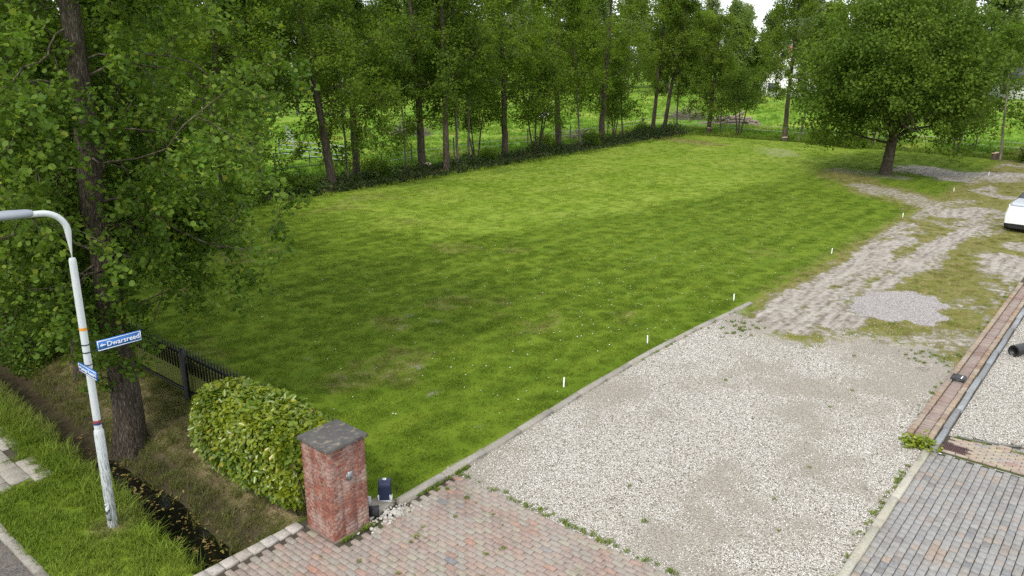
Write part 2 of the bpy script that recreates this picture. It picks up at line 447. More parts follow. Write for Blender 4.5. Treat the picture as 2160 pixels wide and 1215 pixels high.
sheet('lawn', [(axis((1.1, 16, 0.16), (16, 57, 0.3)), axis((0.2, 9, 0.2), (9, 22.6, 0.3), (22.6, 25.6, 0.12)))], 'wide mown green lawn with daisies', 'lawn')
sheet('ditch_bank', [(axis((-1.7, 1.1, 0.07)), axis((0.86, 1.0, 0.02), (1.0, 12, 0.09), (12, 25.6, 0.3)))], 'brown grassy bank with a dark narrow ditch', 'bank')
sheet('grass_verge', [(axis((-2.86, -1.7, 0.12)), axis((0.86, 12, 0.12), (12, 25.6, 0.4)))], 'grass verge between the pavement and the ditch', 'verge')
sheet('gravel_driveway', [(axis((2.45, 16, 0.12)), axis((-5.62, 0.2, 0.11)))], 'wide driveway of white gravel', 'driveway')
sheet('yard', [(axis((16, 30, 0.16), (30, 57, 0.3)), axis((-5.25, 0.2, 0.12))), (axis((8.4, 24, 0.3), (24, 57, 0.5)), axis((-22, -5.62, 0.25))), (axis((16, 57, 0.3)), axis((-5.62, -5.25, 0.185)))], 'sandy yard with worn grass and wheel tracks', 'yard')
sheet('meadow', [(axis((-300, -40, 20), (-40, -2.86, 2), (-2.86, 60, 0.5), (60, 140, 2), (140, 700, 20)), axis((25.6, 30, 0.2), (30, 60, 0.6), (60, 160, 3), (160, 700, 20))),
                 (axis((57, 62, 0.25), (62, 90, 0.6), (90, 160, 2.5), (160, 700, 20)), axis((-700, -60, 20), (-60, -22, 2), (-22, 25.6, 0.45))),
                 (axis((-300, -40, 20), (-40, 8.4, 4)), axis((-700, -60, 20), (-60, -22, 4))), (axis((8.4, 57, 4)), axis((-700, -60, 20), (-60, -22, 4))),
                 (axis((-300, -40, 20), (-40, -8.2, 4)), axis((-22, 25.6, 3)))], 'bright green meadow reaching to the far wood', 'meadow')
# ---------------------------------------------------------------- paving
def piece_mat(name, stops, rough=0.85, mot=0.25, moss=None):
    """each piece takes its own colour from the stops"""
    m, nt = new_mat(name)
    oi = node(nt, 'ShaderNodeObjectInfo').outputs['Random']
    isl = node(nt, 'ShaderNodeNewGeometry').outputs['Random Per Island']
    r = mth(nt, 'FRACT', mth(nt, 'ADD', mth(nt, 'MULTIPLY', oi, 7.13), mth(nt, 'MULTIPLY', isl, 3.7)))
    p = position(nt)
    c = ramp(nt, r, stops)
    f = noise(nt, 28, p, 4, 0.7)
    c = mixc(nt, 1.0, c, ramp(nt, f, [(0.25, (1-mot*1.6,)*3), (0.75, (1+mot,)*3)]), 'MULTIPLY')
    w = rng_(nt, noise(nt, 1.1, p, 5, 0.65), 0.36, 0.62)
    c = mixc(nt, mth(nt, 'MULTIPLY', w, 0.5), c, moss or (0.32, 0.29, 0.25))
    dk = rng_(nt, mth(nt, 'ADD', mth(nt, 'MULTIPLY', noise(nt, 0.7, p, 5, 0.7), 0.6), mth(nt, 'MULTIPLY', noise(nt, 9, p, 4, 0.7), 0.4)), 0.50, 0.66)
    c = mixc(nt, mth(nt, 'MULTIPLY', dk, 0.5), c, (0.12, 0.10, 0.085))
    out(nt, principled(nt, c, rough, bump(nt, noise(nt, 90, p, 3, 0.7), 0.006, 0.7), 0.12))
    return m

M_pink = piece_mat('pink_paver', [(0.0, (0.265, 0.205, 0.178)), (0.22, (0.29, 0.22, 0.19)), (0.42, (0.30, 0.20, 0.165)), (0.52, (0.30, 0.27, 0.205)), (0.68, (0.265, 0.24, 0.21)), (0.85, (0.30, 0.235, 0.195)), (0.955, (0.34, 0.18, 0.13)), (0.985, (0.19, 0.19, 0.20))])
M_grey = piece_mat('grey_paver', [(0.0, (0.26, 0.25, 0.232)), (0.25, (0.30, 0.29, 0.268)), (0.5, (0.225, 0.217, 0.205)), (0.68, (0.28, 0.258, 0.232)), (0.80, (0.32, 0.255, 0.205)), (0.92, (0.165, 0.167, 0.17)), (1.0, (0.31, 0.305, 0.295))], moss=(0.26, 0.26, 0.255))
M_mixed = piece_mat('mixed_paver', [(0.0, (0.36, 0.31, 0.21)), (0.3, (0.33, 0.26, 0.215)), (0.5, (0.35, 0.31, 0.22)), (0.72, (0.33, 0.215, 0.185)), (0.86, (0.33, 0.30, 0.27)), (0.95, (0.20, 0.20, 0.21))])
M_edge = piece_mat('edging_block', [(0.0, (0.42, 0.40, 0.37)), (0.5, (0.48, 0.455, 0.42)), (0.85, (0.42, 0.37, 0.33)), (1.0, (0.45, 0.28, 0.22))])
M_ybrick = piece_mat('yellow_brick', [(0.0, (0.33, 0.25, 0.16)), (0.5, (0.29, 0.21, 0.145)), (0.8, (0.24, 0.165, 0.12)), (1.0, (0.36, 0.29, 0.21))])
M_rbrick = piece_mat('red_brick_paver', [(0.0, (0.22, 0.15, 0.13)), (0.5, (0.26, 0.18, 0.152)), (0.8, (0.205, 0.15, 0.137)), (1.0, (0.30, 0.22, 0.18))])
M_slab = piece_mat('concrete_slab', [(0.0, (0.33, 0.31, 0.27)), (0.5, (0.38, 0.355, 0.315)), (1.0, (0.42, 0.395, 0.35))], moss=(0.24, 0.22, 0.16))
M_kerb = piece_mat('kerb_concrete', [(0.0, (0.27, 0.25, 0.22)), (0.5, (0.32, 0.30, 0.26)), (1.0, (0.37, 0.34, 0.30))], moss=(0.17, 0.155, 0.12))
M_palekerb = piece_mat('pale_kerb', [(0.0, (0.36, 0.34, 0.285)), (1.0, (0.42, 0.40, 0.335))], moss=(0.36, 0.34, 0.25))
M_bluekerb = piece_mat('blue_grey_kerb', [(0.0, (0.25, 0.27, 0.285)), (0.5, (0.30, 0.315, 0.32)), (1.0, (0.21, 0.215, 0.22))], moss=(0.15, 0.14, 0.13))
M_bed = plain('joint_sand', (0.07, 0.06, 0.047), 0.95, 0.35, 20, 0.1, bumpd=0.01, dirt=(0.07, 0.085, 0.03), dscale=2.0, dlo=0.5, dhi=0.68)

def flat(name, rects, z, mat, label, cat):
    b = MB()
    for x0, x1, y0, y1 in rects:
        nx = max(1, int((x1-x0)/0.5)); ny = max(1, int((y1-y0)/0.5))
        xs = np.linspace(x0, x1, nx+1); ys = np.linspace(y0, y1, ny+1)
        X, Y = np.meshgrid(xs, ys, indexing='ij')
        i = np.arange(nx)[:, None]*(ny+1)+np.arange(ny)[None, :]
        b.add(np.stack([X, Y, X*0+z], -1).reshape(-1, 3), np.stack([i, i+ny+1, i+ny+2, i+1], -1).reshape(-1, 4))
    o = b.build(name, mat)
    return tag(o, label, cat, kind='structure')

def paver_mesh(name, lx, ly, mat, t=0.07, b=0.007):
    return MB().cbox(-lx/2, lx/2, -ly/2, ly/2, -t, 0, b).mesh(name, mat)

def lay_pieces(bed, name, spots, lx, ly, mat, keep=300, jitter=0.003, t=0.07, b=0.007):
    """spots: (x, y, z, rotation); the largest in the picture become pieces, the rest one mesh"""
    rg = np.random.default_rng(int(abs(spots[0][0]*97+spots[0][1]*31+lx*1000)) % 9999)
    seen, rest = [], []
    for s in spots:
        px, py, zc = project(*s[:3])
        (seen if (-0.005 < px < 1.005 and -0.01 < py < 1.01) else rest).append((zc, s))
    seen.sort(key=lambda q: q[0])
    rest = [q[1] for q in rest]+[q[1] for q in seen[keep:]]
    me = paver_mesh(name, lx, ly, mat, t, b)
    for zc, (x, y, z, r) in seen[:keep]:
        link(name, me, bed, (x+rg.normal(0, 0.0015), y+rg.normal(0, 0.0015), z+rg.normal(0, jitter)),
             (rg.normal(0, 0.008), rg.normal(0, 0.008), r+rg.normal(0, 0.008)), (rg.uniform(0.975, 1.0), rg.uniform(0.97, 1.0), 1))
    if rest:
        m = MB()
        for x, y, z, r in rest:
            zz = z+rg.normal(0, jitter)
            c, s = math.cos(r), math.sin(r)
            q = MB().cbox(-lx/2, lx/2, -ly/2, ly/2, -t, 0, b)
            V = q.V[0]; V = np.stack([x+V[:, 0]*c-V[:, 1]*s, y+V[:, 0]*s+V[:, 1]*c, zz+V[:, 2]], -1)
            m.add(V, np.vstack(q.F))
        tag(m.build(name+'_field', mat, bed), kind='stuff')

PZ = 0.012
bed = flat('brick_paving', [(-2.86, 2.45, -12, 0.86)], -0.022, M_bed, 'pinkish brick paving of the driveway entrance', 'paving')
sp = []
for i in range(-30, 26):
    x = 0.05+i*0.0945
    if x > 2.33 or x < -2.8: continue
    for j in range(-58, 6):
        y = j*0.186+(0.093 if i % 2 else 0)-0.02
        top = 0.67 if x < -0.02 else -0.03 if x < 0.75 else 0.02
        if x > -0.02 and x < 0.06: top = -0.03
        if y+0.093 > top or y < -11: continue
        sp.append((x, y, PZ, math.pi/2))
lay_pieces(bed, 'paver', sp, 0.1795, 0.088, M_pink, b=0.0035)
sp = [(2.40, 0.08-j*0.186, PZ, math.pi/2) for j in range(0, 58)]
lay_pieces(bed, 'border_paver', sp, 0.18, 0.088, M_pink, b=0.0035)
sp = [(-0.12-i*0.208, 0.775, PZ+0.006, 0) for i in range(0, 13)]
lay_pieces(bed, 'edging_block', sp, 0.2, 0.185, M_edge, b=0.012)

bed2 = flat('grey_block_paving', [(2.45, 8.42, -14, -5.62)], -0.022, M_bed, 'grey block paving beside the gravel driveway', 'paving')
sp = []
for j in range(0, 70):
    y = -5.80-j*0.1085
    off = [0, 0.08, 0.03, 0.11][j % 4]
    for i in range(0, 42):
        x = 2.6+i*0.146+off
        if x > 8.36: continue
        sp.append((x, y, PZ, 0))
lay_pieces(bed2, 'grey_paver', sp, 0.1385, 0.1, M_grey, b=0.006, jitter=0.004)
for i in range(7):
    link('kerb_stone', MB().cbox(-0.495, 0.495, -0.06, 0.06, -0.2, 0.0, 0.012).mesh('kerb_stone', M_palekerb) if i == 0 else bpy.data.meshes['kerb_stone'], bed2, (7.82-i*1.0, -5.685, 0.045+0.004*(i % 3)), (0, 0, 0.004*(i % 3-1)))

# strip of mixed brick in front of the second gravel bed, with its drain
bed3 = flat('mixed_brick_paving', [(8.42, 9.2, -6.2, -5.80), (8.42, 9.4, -6.75, -6.2), (8.42, 9.6, -7.4, -6.75), (8.42, 10.0, -12, -7.4)], 0.004, M_bed, 'yellow and red brick paving before the drain', 'paving')
sp = []
for i in range(0, 30):
    x = 8.50+i*0.0755
    for j in range(0, 30):
        y = -5.98-j*0.206-(0.1 if i % 2 else 0)
        lim = 9.16+0.35*max(0, -6.2-y)+0.55*max(0, -6.8-y)
        if x > lim: continue
        if abs(x-8.68) < 0.15 and abs(y+6.0) < 0.27: continue
        sp.append((x, y, 0.026, math.pi/2+0.03))
lay_pieces(bed3, 'brick', sp, 0.198, 0.069, M_mixed)
M_soil = plain('dark_joint_soil', (0.06, 0.05, 0.04), 0.95)
eb = MB()
ys = np.linspace(-5.97, -8.4, 14)
pts = [(9.225+0.35*max(0, -6.2-y)+0.55*max(0, -6.8-y), y, 0.02) for y in ys]
eb.tube(pts, 0.022, 6)
eb.build('edging_strip', plain('edging_rubber', (0.13, 0.13, 0.12), 0.8), bed3)

# raised brick strip along the driveway with its blue-grey kerb
bed4 = flat('brick_strip', [(8.75, 30, -5.83, -5.22)], 0.012, M_bed, 'narrow strip of red and yellow brick along the driveway', 'paving')
sp = [(8.86+i*0.208, -5.285, 0.06, 0) for i in range(0, 60)]
lay_pieces(bed4, 'yellow_brick', sp, 0.2, 0.105, M_ybrick, jitter=0.005)
sp = [(8.84+i*0.103, -5.455, 0.038, math.pi/2) for i in range(0, 118)]
lay_pieces(bed4, 'red_brick', sp, 0.2, 0.097, M_rbrick, jitter=0.005)
sp = [(8.86+i*0.208, -5.62, 0.058, 0) for i in range(0, 60)]
lay_pieces(bed4, 'yellow_brick', sp, 0.2, 0.1, M_ybrick, jitter=0.008)
km = MB().cbox(-0.495, 0.495, -0.05, 0.05, -0.2, 0.0, 0.008).mesh('blue_kerb_stone', M_bluekerb)
for i in range(14):
    link('kerb_stone', km, bed4, (8.86+i*1.0, -5.765+(0.012 if i % 2 else 0), 0.075+0.006*(i % 2)), (0, 0, 0.006*(i % 3-1)))

# kerb between lawn and driveway: rounded concrete stones, wandering a little
kb = tag(empty('lawn_kerb', (1.3, 0.1, 0)), 'weathered concrete kerb between the lawn and the white gravel', 'kerb')
kx = [1.25, 3.0, 5.0, 6.8, 9.2, 11.5, 14.2]; ky = [0.10, 0.13, 0.22, 0.30, 0.36, 0.30, 0.14]
km = MB().cbox(-0.492, 0.492, -0.075, 0.075, -0.25, 0.0, 0.028).mesh('kerb_stone_lawn', M_kerb)
for i in range(13):
    x = 1.78+i*1.0
    y0, y1 = np.interp(x-0.5, kx, ky), np.interp(x+0.5, kx, ky)
    link('kerb_stone', km, kb, (x-1.3, (y0+y1)/2-0.1, 0.075-0.003*i+0.006*math.sin(i*2.7)), (0.03*math.sin(i*1.7), 0.008*math.sin(i*3.1), math.atan2(y1-y0, 1)+0.008*math.sin(i*5)))

# pavement slabs by the roadside
bedp = flat('pavement', [(-2.72, -1.86, 5.0, 16)], 0.02, M_bed, 'old concrete slab pavement, half overgrown, at the roadside', 'pavement')
sp = [(-2.56+i*0.305, 5.15+j*0.305+0.15*(i % 2), 0.043, 0) for i in range(0, 3) for j in range(0, 34) if not (i == 2 and (j % 7 in (3, 4) or j < 0))]
lay_pieces(bedp, 'slab', sp, 0.297, 0.297, M_slab, jitter=0.003, t=0.05, b=0.006)

M_road, nt = new_mat('road_asphalt')
p = position(nt)
c, d = stones_colour(nt, p, 60, [(0, (0.05, 0.047, 0.045)), (0.6, (0.095, 0.09, 0.085)), (1, (0.19, 0.17, 0.155))])
c = mixc(nt, rng_(nt, noise(nt, 1.5, p, 5), 0.4, 0.7), c, (0.15, 0.125, 0.10))
out(nt, principled(nt, c, 0.9, bump(nt, d, 0.01), 0.2))
flat('road', [(-8.2, -2.98, -22, 25.6)], 0.0, M_road, 'road surface in the bottom left corner', 'road')
rk = tag(empty('road_kerb', (-2.92, 0.9, 0)), 'worn flush concrete kerb between the road and the verge', 'kerb')
km = MB().cbox(-0.065, 0.065, -0.495, 0.495, -0.2, 0.0, 0.012).mesh('road_kerb_stone', M_kerb)
for i in range(16): link('kerb_stone', km, rk, (0.004*(i % 3-1), 0.1+i*1.0, 0.042+0.004*(i % 2)), (0, 0, 0.006*(i % 3-1)))

# drain grate
M_iron = plain('rusty_iron', (0.10, 0.055, 0.055), 0.7, 0.3, 30, 0.4, 0.4)
dg = tag(empty('drain_grate', (8.68, -6.02, 0.02)), 'rusty cast iron drain grate set in the mixed brick paving', 'drain')
b = MB()
for x0, x1, y0, y1 in ((-0.14, -0.115, -0.21, 0.21), (0.115, 0.14, -0.21, 0.21), (-0.115, 0.115, -0.21, -0.185), (-0.115, 0.115, 0.185, 0.21), (-0.115, 0.115, -0.012, 0.012)):
    b.box(x0, x1, y0, y1, -0.03, 0.012)
b.build('frame', M_iron, dg)
for s in (-1, 1):
    for k in range(6):
        MB().box(-0.112, 0.112, s*0.1-0.008+(k-2.5)*0.028, s*0.1+0.008+(k-2.5)*0.028, -0.03, 0.008).build('bar', M_iron, dg)
MB().box(-0.13, 0.13, -0.2, 0.2, -0.04, -0.034).build('sump', M_soil, dg)

# black lump on the strip and black drain pipe on the second gravel bed
M_black = plain('black_plastic', (0.018, 0.018, 0.019), 0.45, 0.2, 10, 0.4)
g = tag(empty('gully_cover', (12.05, -5.42, 0.06)), 'small black gully cover with a white stripe on the brick strip', 'drain cover')
MB().cbox(-0.16, 0.16, -0.13, 0.13, -0.02, 0.035, 0.015).build('cover', M_black, g)
MB().box(-0.09, 0.09, -0.075, -0.055, 0.03, 0.039).build('stripe', plain('white_paint', (0.75, 0.75, 0.73), 0.5, 0.05), g)

pp = tag(empty('drain_pipe', (14.4, -6.06, 0.13)), 'black plastic pipe with an open end at the right edge', 'pipe')
n = 20; L = 3.2
V, F = [], []
dirp = np.array([0.9, -0.436])
prof = [(0.0, 0.125), (0.0, 0.09), (0.5, 0.088), (0.5, 0.001)]
prof_out = [(L, 0.125), (0.07, 0.127), (0.02, 0.13), (0.0, 0.125)]
allp = prof_out+prof
for t, r in allp:
    for k in range(n):
        a = 2*math.pi*k/n
        V.append((t*dirp[0]-r*math.cos(a)*dirp[1], t*dirp[1]+r*math.cos(a)*dirp[0], r*math.sin(a)))
for i in range(len(allp)-1):
    for k in range(n):
        k2 = (k+1) % n
        F.append((i*n+k, i*n+k2, (i+1)*n+k2, (i+1)*n+k))
link('tube', np_mesh('tube', V, F, M_black, smooth=False), pp)
for t in (0.9, 1.8, 2.7):
    c = dirp*t; b = MB()
    b.tube([(c[0], c[1], 0), (c[0]+dirp[0]*0.06, c[1]+dirp[1]*0.06, 0)], 0.14, 20)
    b.build('rib', M_black, pp)

# ---------------------------------------------------------------- brick pillar
M_brick, nt = new_mat('pillar_brick')
oi = node(nt, 'ShaderNodeObjectInfo').outputs['Random']
p = position(nt); sx = node(nt, 'ShaderNodeSeparateXYZ', {0: p})
c = ramp(nt, oi, [(0.0, (0.19, 0.062, 0.045)), (0.3, (0.23, 0.078, 0.052)), (0.6, (0.17, 0.066, 0.054)), (0.85, (0.25, 0.098, 0.062)), (1.0, (0.15, 0.068, 0.06))])
c = mixc(nt, 1.0, c, ramp(nt, noise(nt, 35, p, 4, 0.7), [(0.25, (0.6,)*3), (0.75, (1.3,)*3)]), 'MULTIPLY')
lime = mth(nt, 'ADD', mth(nt, 'MULTIPLY', noise(nt, 3.2, p, 4, 0.7), 0.62), mth(nt, 'MULTIPLY', noise(nt, 24, p, 3, 0.7), 0.38))
c = mixc(nt, mth(nt, 'MULTIPLY', rng_(nt, lime, 0.43, 0.60), 0.68), c, (0.36, 0.28, 0.235))
out(nt, principled(nt, c, 0.9, bump(nt, noise(nt, 70, p, 3), 0.006, 0.8), 0.2))
M_mortar = plain('lime_mortar', (0.38, 0.30, 0.24), 0.95, 0.25, 14, 0.1, bumpd=0.004)
M_cap = plain('weathered_cap', (0.085, 0.082, 0.078), 0.9, 0.45, 7, 0.2, bumpd=0.01, dirt=(0.19, 0.165, 0.12), dscale=9, dlo=0.52, dhi=0.66)
pil = tag(empty('brick_pillar', (0.355, 0.355, 0)), 'square red brick gate pillar with a dark stone cap beside the laurel hedge', 'pillar')
HP = 0.315
MB().box(-HP+0.009, HP-0.009, -HP+0.009, HP-0.009, -0.3, 1.405).build('mortar_core', M_mortar, pil)
bl, bw, bh, pit = 0.203, 0.098, 0.0505, 0.0609
mesh_full = MB().cbox(-bl/2, bl/2, -bw/2, bw/2, -bh/2, bh/2, 0.003).mesh('pillar_brick', M_brick)
mesh_half = MB().cbox(-0.0475, 0.0475, -bw/2, bw/2, -bh/2, bh/2, 0.003).mesh('pillar_half_brick', M_brick)
rg = np.random.default_rng(3)
for k in range(23):
    z = 0.035+k*pit
    mir = k % 2
    for side in range(4):
        a = side*math.pi/2
        xs = [(-HP+bl/2, mesh_full), (-HP+bl*1.5+0.01, mesh_full), (-HP+2*bl+0.02+0.0475, mesh_half)]
        for x, me in xs:
            if mir: x = -x
            y = -HP+bw/2
            link('brick', me, pil, (x*math.cos(a)-y*math.sin(a), x*math.sin(a)+y*math.cos(a), z),
                 (0, 0, a+rg.normal(0, 0.008)), (1, rg.uniform(0.97, 1.0), rg.uniform(0.94, 1.0)))
b = MB().cbox(-0.352, 0.352, -0.352, 0.352, 1.415, 1.462, 0.007)
b.build('cap', M_cap, pil)
MB().box(-HP-0.012, HP+0.012, -HP-0.012, HP+0.012, -0.3, 0.012).build('plinth', plain('damp_plinth', (0.17, 0.12, 0.10), 0.95, 0.3, 10), pil)
M_zinc = plain('grey_metal', (0.33, 0.33, 0.33), 0.45, 0.15, 15, 0.5, 0.6)
pl = MB().box(-0.02, 0.055, -HP-0.022, -HP-0.002, 0.86, 0.99).build('entry_panel', M_zinc, pil)
MB().box(0.0, 0.045, -HP-0.027, -HP-0.0225, 0.885, 0.965).build('button_plate', plain('worn_plate', (0.17, 0.17, 0.17), 0.5), pl)
MB().box(-0.045, -0.02, -HP-0.014, -HP-0.002, 0.875, 0.965).build('bracket', M_zinc, pl)

# gate motor leftovers beside the pillar
M_navy = plain('navy_plastic', (0.022, 0.034, 0.082), 0.38, 0.12, 10, 0.5)
M_white = plain('white_trim', (0.74, 0.74, 0.72), 0.45, 0.06)
gm_ = tag(empty('gate_motor', (1.2, 0.3, 0.06), math.radians(42)), 'dark blue gate motor box with a white foot beside the pillar', 'motor')
def loft_xz(prof, y0, y1, name, mat, parent):
    n = len(prof); V = [(x, y, z) for y in (y0, y1) for x, z in prof]
    bm = bpy.data.meshes.new(name)
    bm.from_pydata(V, [], [tuple(range(n))[::-1], tuple(range(n, 2*n))]+[(i, (i+1) % n, n+(i+1) % n, n+i) for i in range(n)][::1])
    bm.materials.append(mat); bm.update()
    return link(name, bm, parent)
arc = [(0.085*math.sin(t)+0.0, 0.235+0.085*math.cos(t)) for t in np.linspace(-math.pi/2, math.pi/2, 9)]
loft_xz([(y, z) for y, z in [(-0.085, 0.012)]+arc+[(0.085, 0.012)]][::-1], -0.09, 0.09, 'housing', M_black, gm_)
loft_xz([(-x, z) for x, z in [(0.095, 0.014), (0.095, 0.235)]+[(0.095*math.cos(t), 0.235+0.095*math.sin(t)) for t in np.linspace(0, math.pi*0.65, 7)]+[(0.080*math.cos(t), 0.235+0.080*math.sin(t)) for t in np.linspace(math.pi*0.65, 0, 7)]+[(0.08, 0.014)]], -0.097, 0.075, 'cover', M_navy, gm_)
for s in (-1, 1): MB().box(-0.104, -0.094, s*0.09-0.012, s*0.09+0.012, 0.0, 0.11).build('foot', M_white, gm_)
MB().box(-0.106, 0.08, -0.102, 0.102, -0.07, 0.014).build('base_plate', M_white, gm_)
MB().tube([(0.02, -0.09, 0.2), (0.03, -0.14, 0.21), (0.05, -0.17, 0.16), (0.06, -0.175, 0.04)], 0.007, 6).build('cable', M_black, gm_)
MB().box(-0.04, 0.02, -0.03, 0.03, 0.332, 0.338).build('badge', M_white, gm_)

hb = tag(empty('gate_fitting', (0.83, 0.13, 0.02), math.radians(-40)), 'black gate fitting with white pins on the ground against the pillar', 'gate fitting')
MB().cbox(-0.08, 0.08, -0.06, 0.06, 0, 0.13, 0.02).build('block', M_black, hb)
for s in (-0.02, 0.015): MB().box(-0.089, -0.081, s-0.006, s+0.006, 0.03, 0.12).build('pin', M_white, hb)
pt = tag(empty('metal_plate', (0.80, 0.30, 0.0), math.radians(12)), 'grey metal plate standing against the side of the pillar', 'plate')
MB().box(-0.012, 0.012, -0.11, 0.11, 0.0, 0.3).build('sheet', M_zinc, pt)
MB().box(0.012, 0.03, -0.11, -0.1, 0.0, 0.3).build('flange', M_zinc, pt)
M_conc = plain('broken_concrete', (0.33, 0.30, 0.25), 0.95, 0.3, 12, 0.1, bumpd=0.02, dirt=(0.2, 0.17, 0.12), dscale=6)
cf = MB().cbox(-0.2, 0.2, -0.16, 0.16, 0, 0.13, 0.03)
V = np.vstack(cf.V); V += 0.03*(np.random.default_rng(5).random(V.shape)-0.5); cf.V = [V]
tag(cf.build('concrete_footing', M_conc, None, (1.03, 0.28, -0.05), (0.02, 0.03, 0.12)), 'broken concrete footing between the pillar and the gate motor', 'footing')
def pebbles(name, spots, smin, smax, mat, seed=1):
    rg = np.random.default_rng(seed); b = MB()
    for x, y, z in spots:
        s = rg.uniform(smin, smax)
        q = MB().cbox(-s, s, -s*0.8, s*0.8, -s*0.6, s*0.6, s*0.4)
        V = q.V[0]+rg.normal(0, s*0.16, (12, 3)); a = rg.uniform(0, 6.3)
        V = np.stack([x+V[:, 0]*math.cos(a)-V[:, 1]*math.sin(a), y+V[:, 0]*math.sin(a)+V[:, 1]*math.cos(a), z+V[:, 2]], -1)
        b.add(V, np.vstack(q.F))
    return b.build(name, mat)
rg = np.random.default_rng(11)
tag(pebbles('rubble', [(rg.normal(1.0, 0.22), rg.normal(-0.04, 0.11), 0.015) for _ in range(170)], 0.006, 0.026, piece_mat('rubble_stone', [(0, (0.5, 0.47, 0.42)), (0.6, (0.62, 0.6, 0.56)), (1, (0.3, 0.28, 0.25))])), 'pale rubble crumbs at the foot of the pillar', 'rubble', kind='stuff')

# ---------------------------------------------------------------- lamp post and street signs
M_lamp, nt = new_mat('grey_white_paint')
tc = node(nt, 'ShaderNodeTexCoord').outputs['Object']; sz = node(nt, 'ShaderNodeSeparateXYZ', {0: tc}).outputs[2]
st = node(nt, 'ShaderNodeMapping', {0: tc, 'Scale': (14, 14, 2.2)}).outputs[0]
sp_ = noise(nt, 5.0, st, 5, 0.7)
gr = rng_(nt, mth(nt, 'ADD', sp_, rng_(nt, sz, 0.2, 2.2, 0.16, 0.0)), 0.56, 0.70)
c = mixc(nt, mth(nt, 'MULTIPLY', gr, 0.8), (0.52, 0.55, 0.57), (0.16, 0.17, 0.13))
out(nt, principled(nt, c, 0.5, None, 0.4))
lp = tag(empty('street_lamp', (-1.82, 2.80, 0.0)), 'tall white street lamp with a curved arm on the grass verge', 'street lamp')
lp.rotation_euler = (0.018*0.763, 0.018*0.647, 0)
ps = [(0, 0, -0.3), (0, 0, 1.50), (0, 0, 1.56), (0, 0, 1.60)]
b = MB().tube(ps, [0.068, 0.066, 0.064, 0.050], 20); b.build('lower_pole', M_lamp, lp, smooth=False)
MB().tube([(0, 0, 1.58), (0, 0, 3.98), (0, 0, 4.03), (0, 0, 4.06)], [0.050, 0.046, 0.045, 0.036], 20).build('upper_pole', M_lamp, lp)
ad = np.array([-0.985, 0.17])
arc = [(0, 0, 4.03), (0, 0, 4.41)]+[(ad[0]*0.27*(1-math.cos(t)), ad[1]*0.27*(1-math.cos(t)), 4.41+0.27*math.sin(t)) for t in np.linspace(0.15, math.pi/2, 10)]+[(ad[0]*0.62, ad[1]*0.62, 4.685)]
MB().tube(arc, 0.040, 16).build('arm', M_lamp, lp, smooth=True)
M_head = plain('grey_lamp_housing', (0.25, 0.275, 0.31), 0.45, 0.08, 6, 0.4)
hd = MB()
sec = [(0.36, 0.045, 0.045), (0.42, 0.075, 0.06), (0.6, 0.095, 0.068), (0.85, 0.11, 0.066), (1.05, 0.1, 0.05), (1.15, 0.05, 0.025)]
nn = 14; V = []; F = []
for s, w, h in sec:
    for k in range(nn):
        a = 2*math.pi*k/nn; y = w*math.cos(a); z = h*math.sin(a)*(1.0 if math.sin(a) > 0 else 0.75)
        V.append((ad[0]*s-ad[1]*y, ad[1]*s+ad[0]*y, 4.69+z))
for i in range(len(sec)-1):
    for k in range(nn): F.append((i*nn+k, i*nn+(k+1) % nn, (i+1)*nn+(k+1) % nn, (i+1)*nn+k))
link('lamp_head', np_mesh('lamp_head', V, F, M_head, smooth=True), lp)
M_orange = plain('orange_sticker', (0.62, 0.26, 0.03), 0.5, 0.4, 60)
MB().tube([(0, 0, 3.06), (0, 0, 3.10)], 0.0495, 20, cap=False).build('sticker_band', M_orange, lp)
MB().tube([(0, 0, 1.70), (0, 0, 1.735)], 0.0512, 20, cap=False).build('red_band', plain('red_band', (0.30, 0.045, 0.04), 0.5), lp)
MB().tube([(0, 0, 1.665), (0, 0, 1.70)], 0.0514, 20, cap=False).build('blue_band', plain('blue_band', (0.03, 0.05, 0.16), 0.5), lp)
MB().box(-0.074, -0.064, -0.03, 0.03, 0.16, 0.44, rot=0.6, c=(0, 0)).build('torn_sticker', plain('torn_sticker', (0.05, 0.055, 0.06), 0.6, 0.3, 8, dirt=(0.5, 0.53, 0.55), dscale=9, dlo=0.45, dhi=0.55), lp)

M_blue = plain('sign_blue', (0.012, 0.125, 0.42), 0.35, 0.06, 5, 0.5)
M_signw = plain('sign_white', (0.80, 0.81, 0.82), 0.35, 0.03, 5, 0.5)
def text_mesh(body, size):
    cu = bpy.data.curves.new('lettering', 'FONT')
    cu.body = body; cu.size = size; cu.align_x = 'LEFT'; cu.align_y = 'CENTER'; cu.extrude = 0.0008; cu.offset = 0.0013
    ob = bpy.data.objects.new('lettering_tmp', cu); C.objects.link(ob)
    dg_ = bpy.context.evaluated_depsgraph_get(); dg_.update()
    me = bpy.data.meshes.new_from_object(ob.evaluated_get(dg_))
    bpy.data.objects.remove(ob); 
    me.materials.clear(); me.materials.append(M_signw)
    return me
def arrow(b, x, s, d):
    z0, z1 = 0.0065, 0.0082
    b.add([(x, 0, z0), (x+d*s*0.55, s*0.5, z0), (x+d*s*0.55, -s*0.5, z0), (x+d*s*0.3, 0, z0), (x, 0, z1), (x+d*s*0.55, s*0.5, z1), (x+d*s*0.55, -s*0.5, z1), (x+d*s*0.3, 0, z1)],
          [(4, 5, 7, 7), (4, 7, 6, 6)] if False else [(4, 5, 7, 6), (0, 2, 3, 1), (0, 1, 5, 4), (1, 3, 7, 5), (3, 2, 6, 7), (2, 0, 4, 6)])
    b.box(min(x+d*s*0.28, x+d*s*1.1), max(x+d*s*0.28, x+d*s*1.1), -s*0.13, s*0.13, z0, z1)
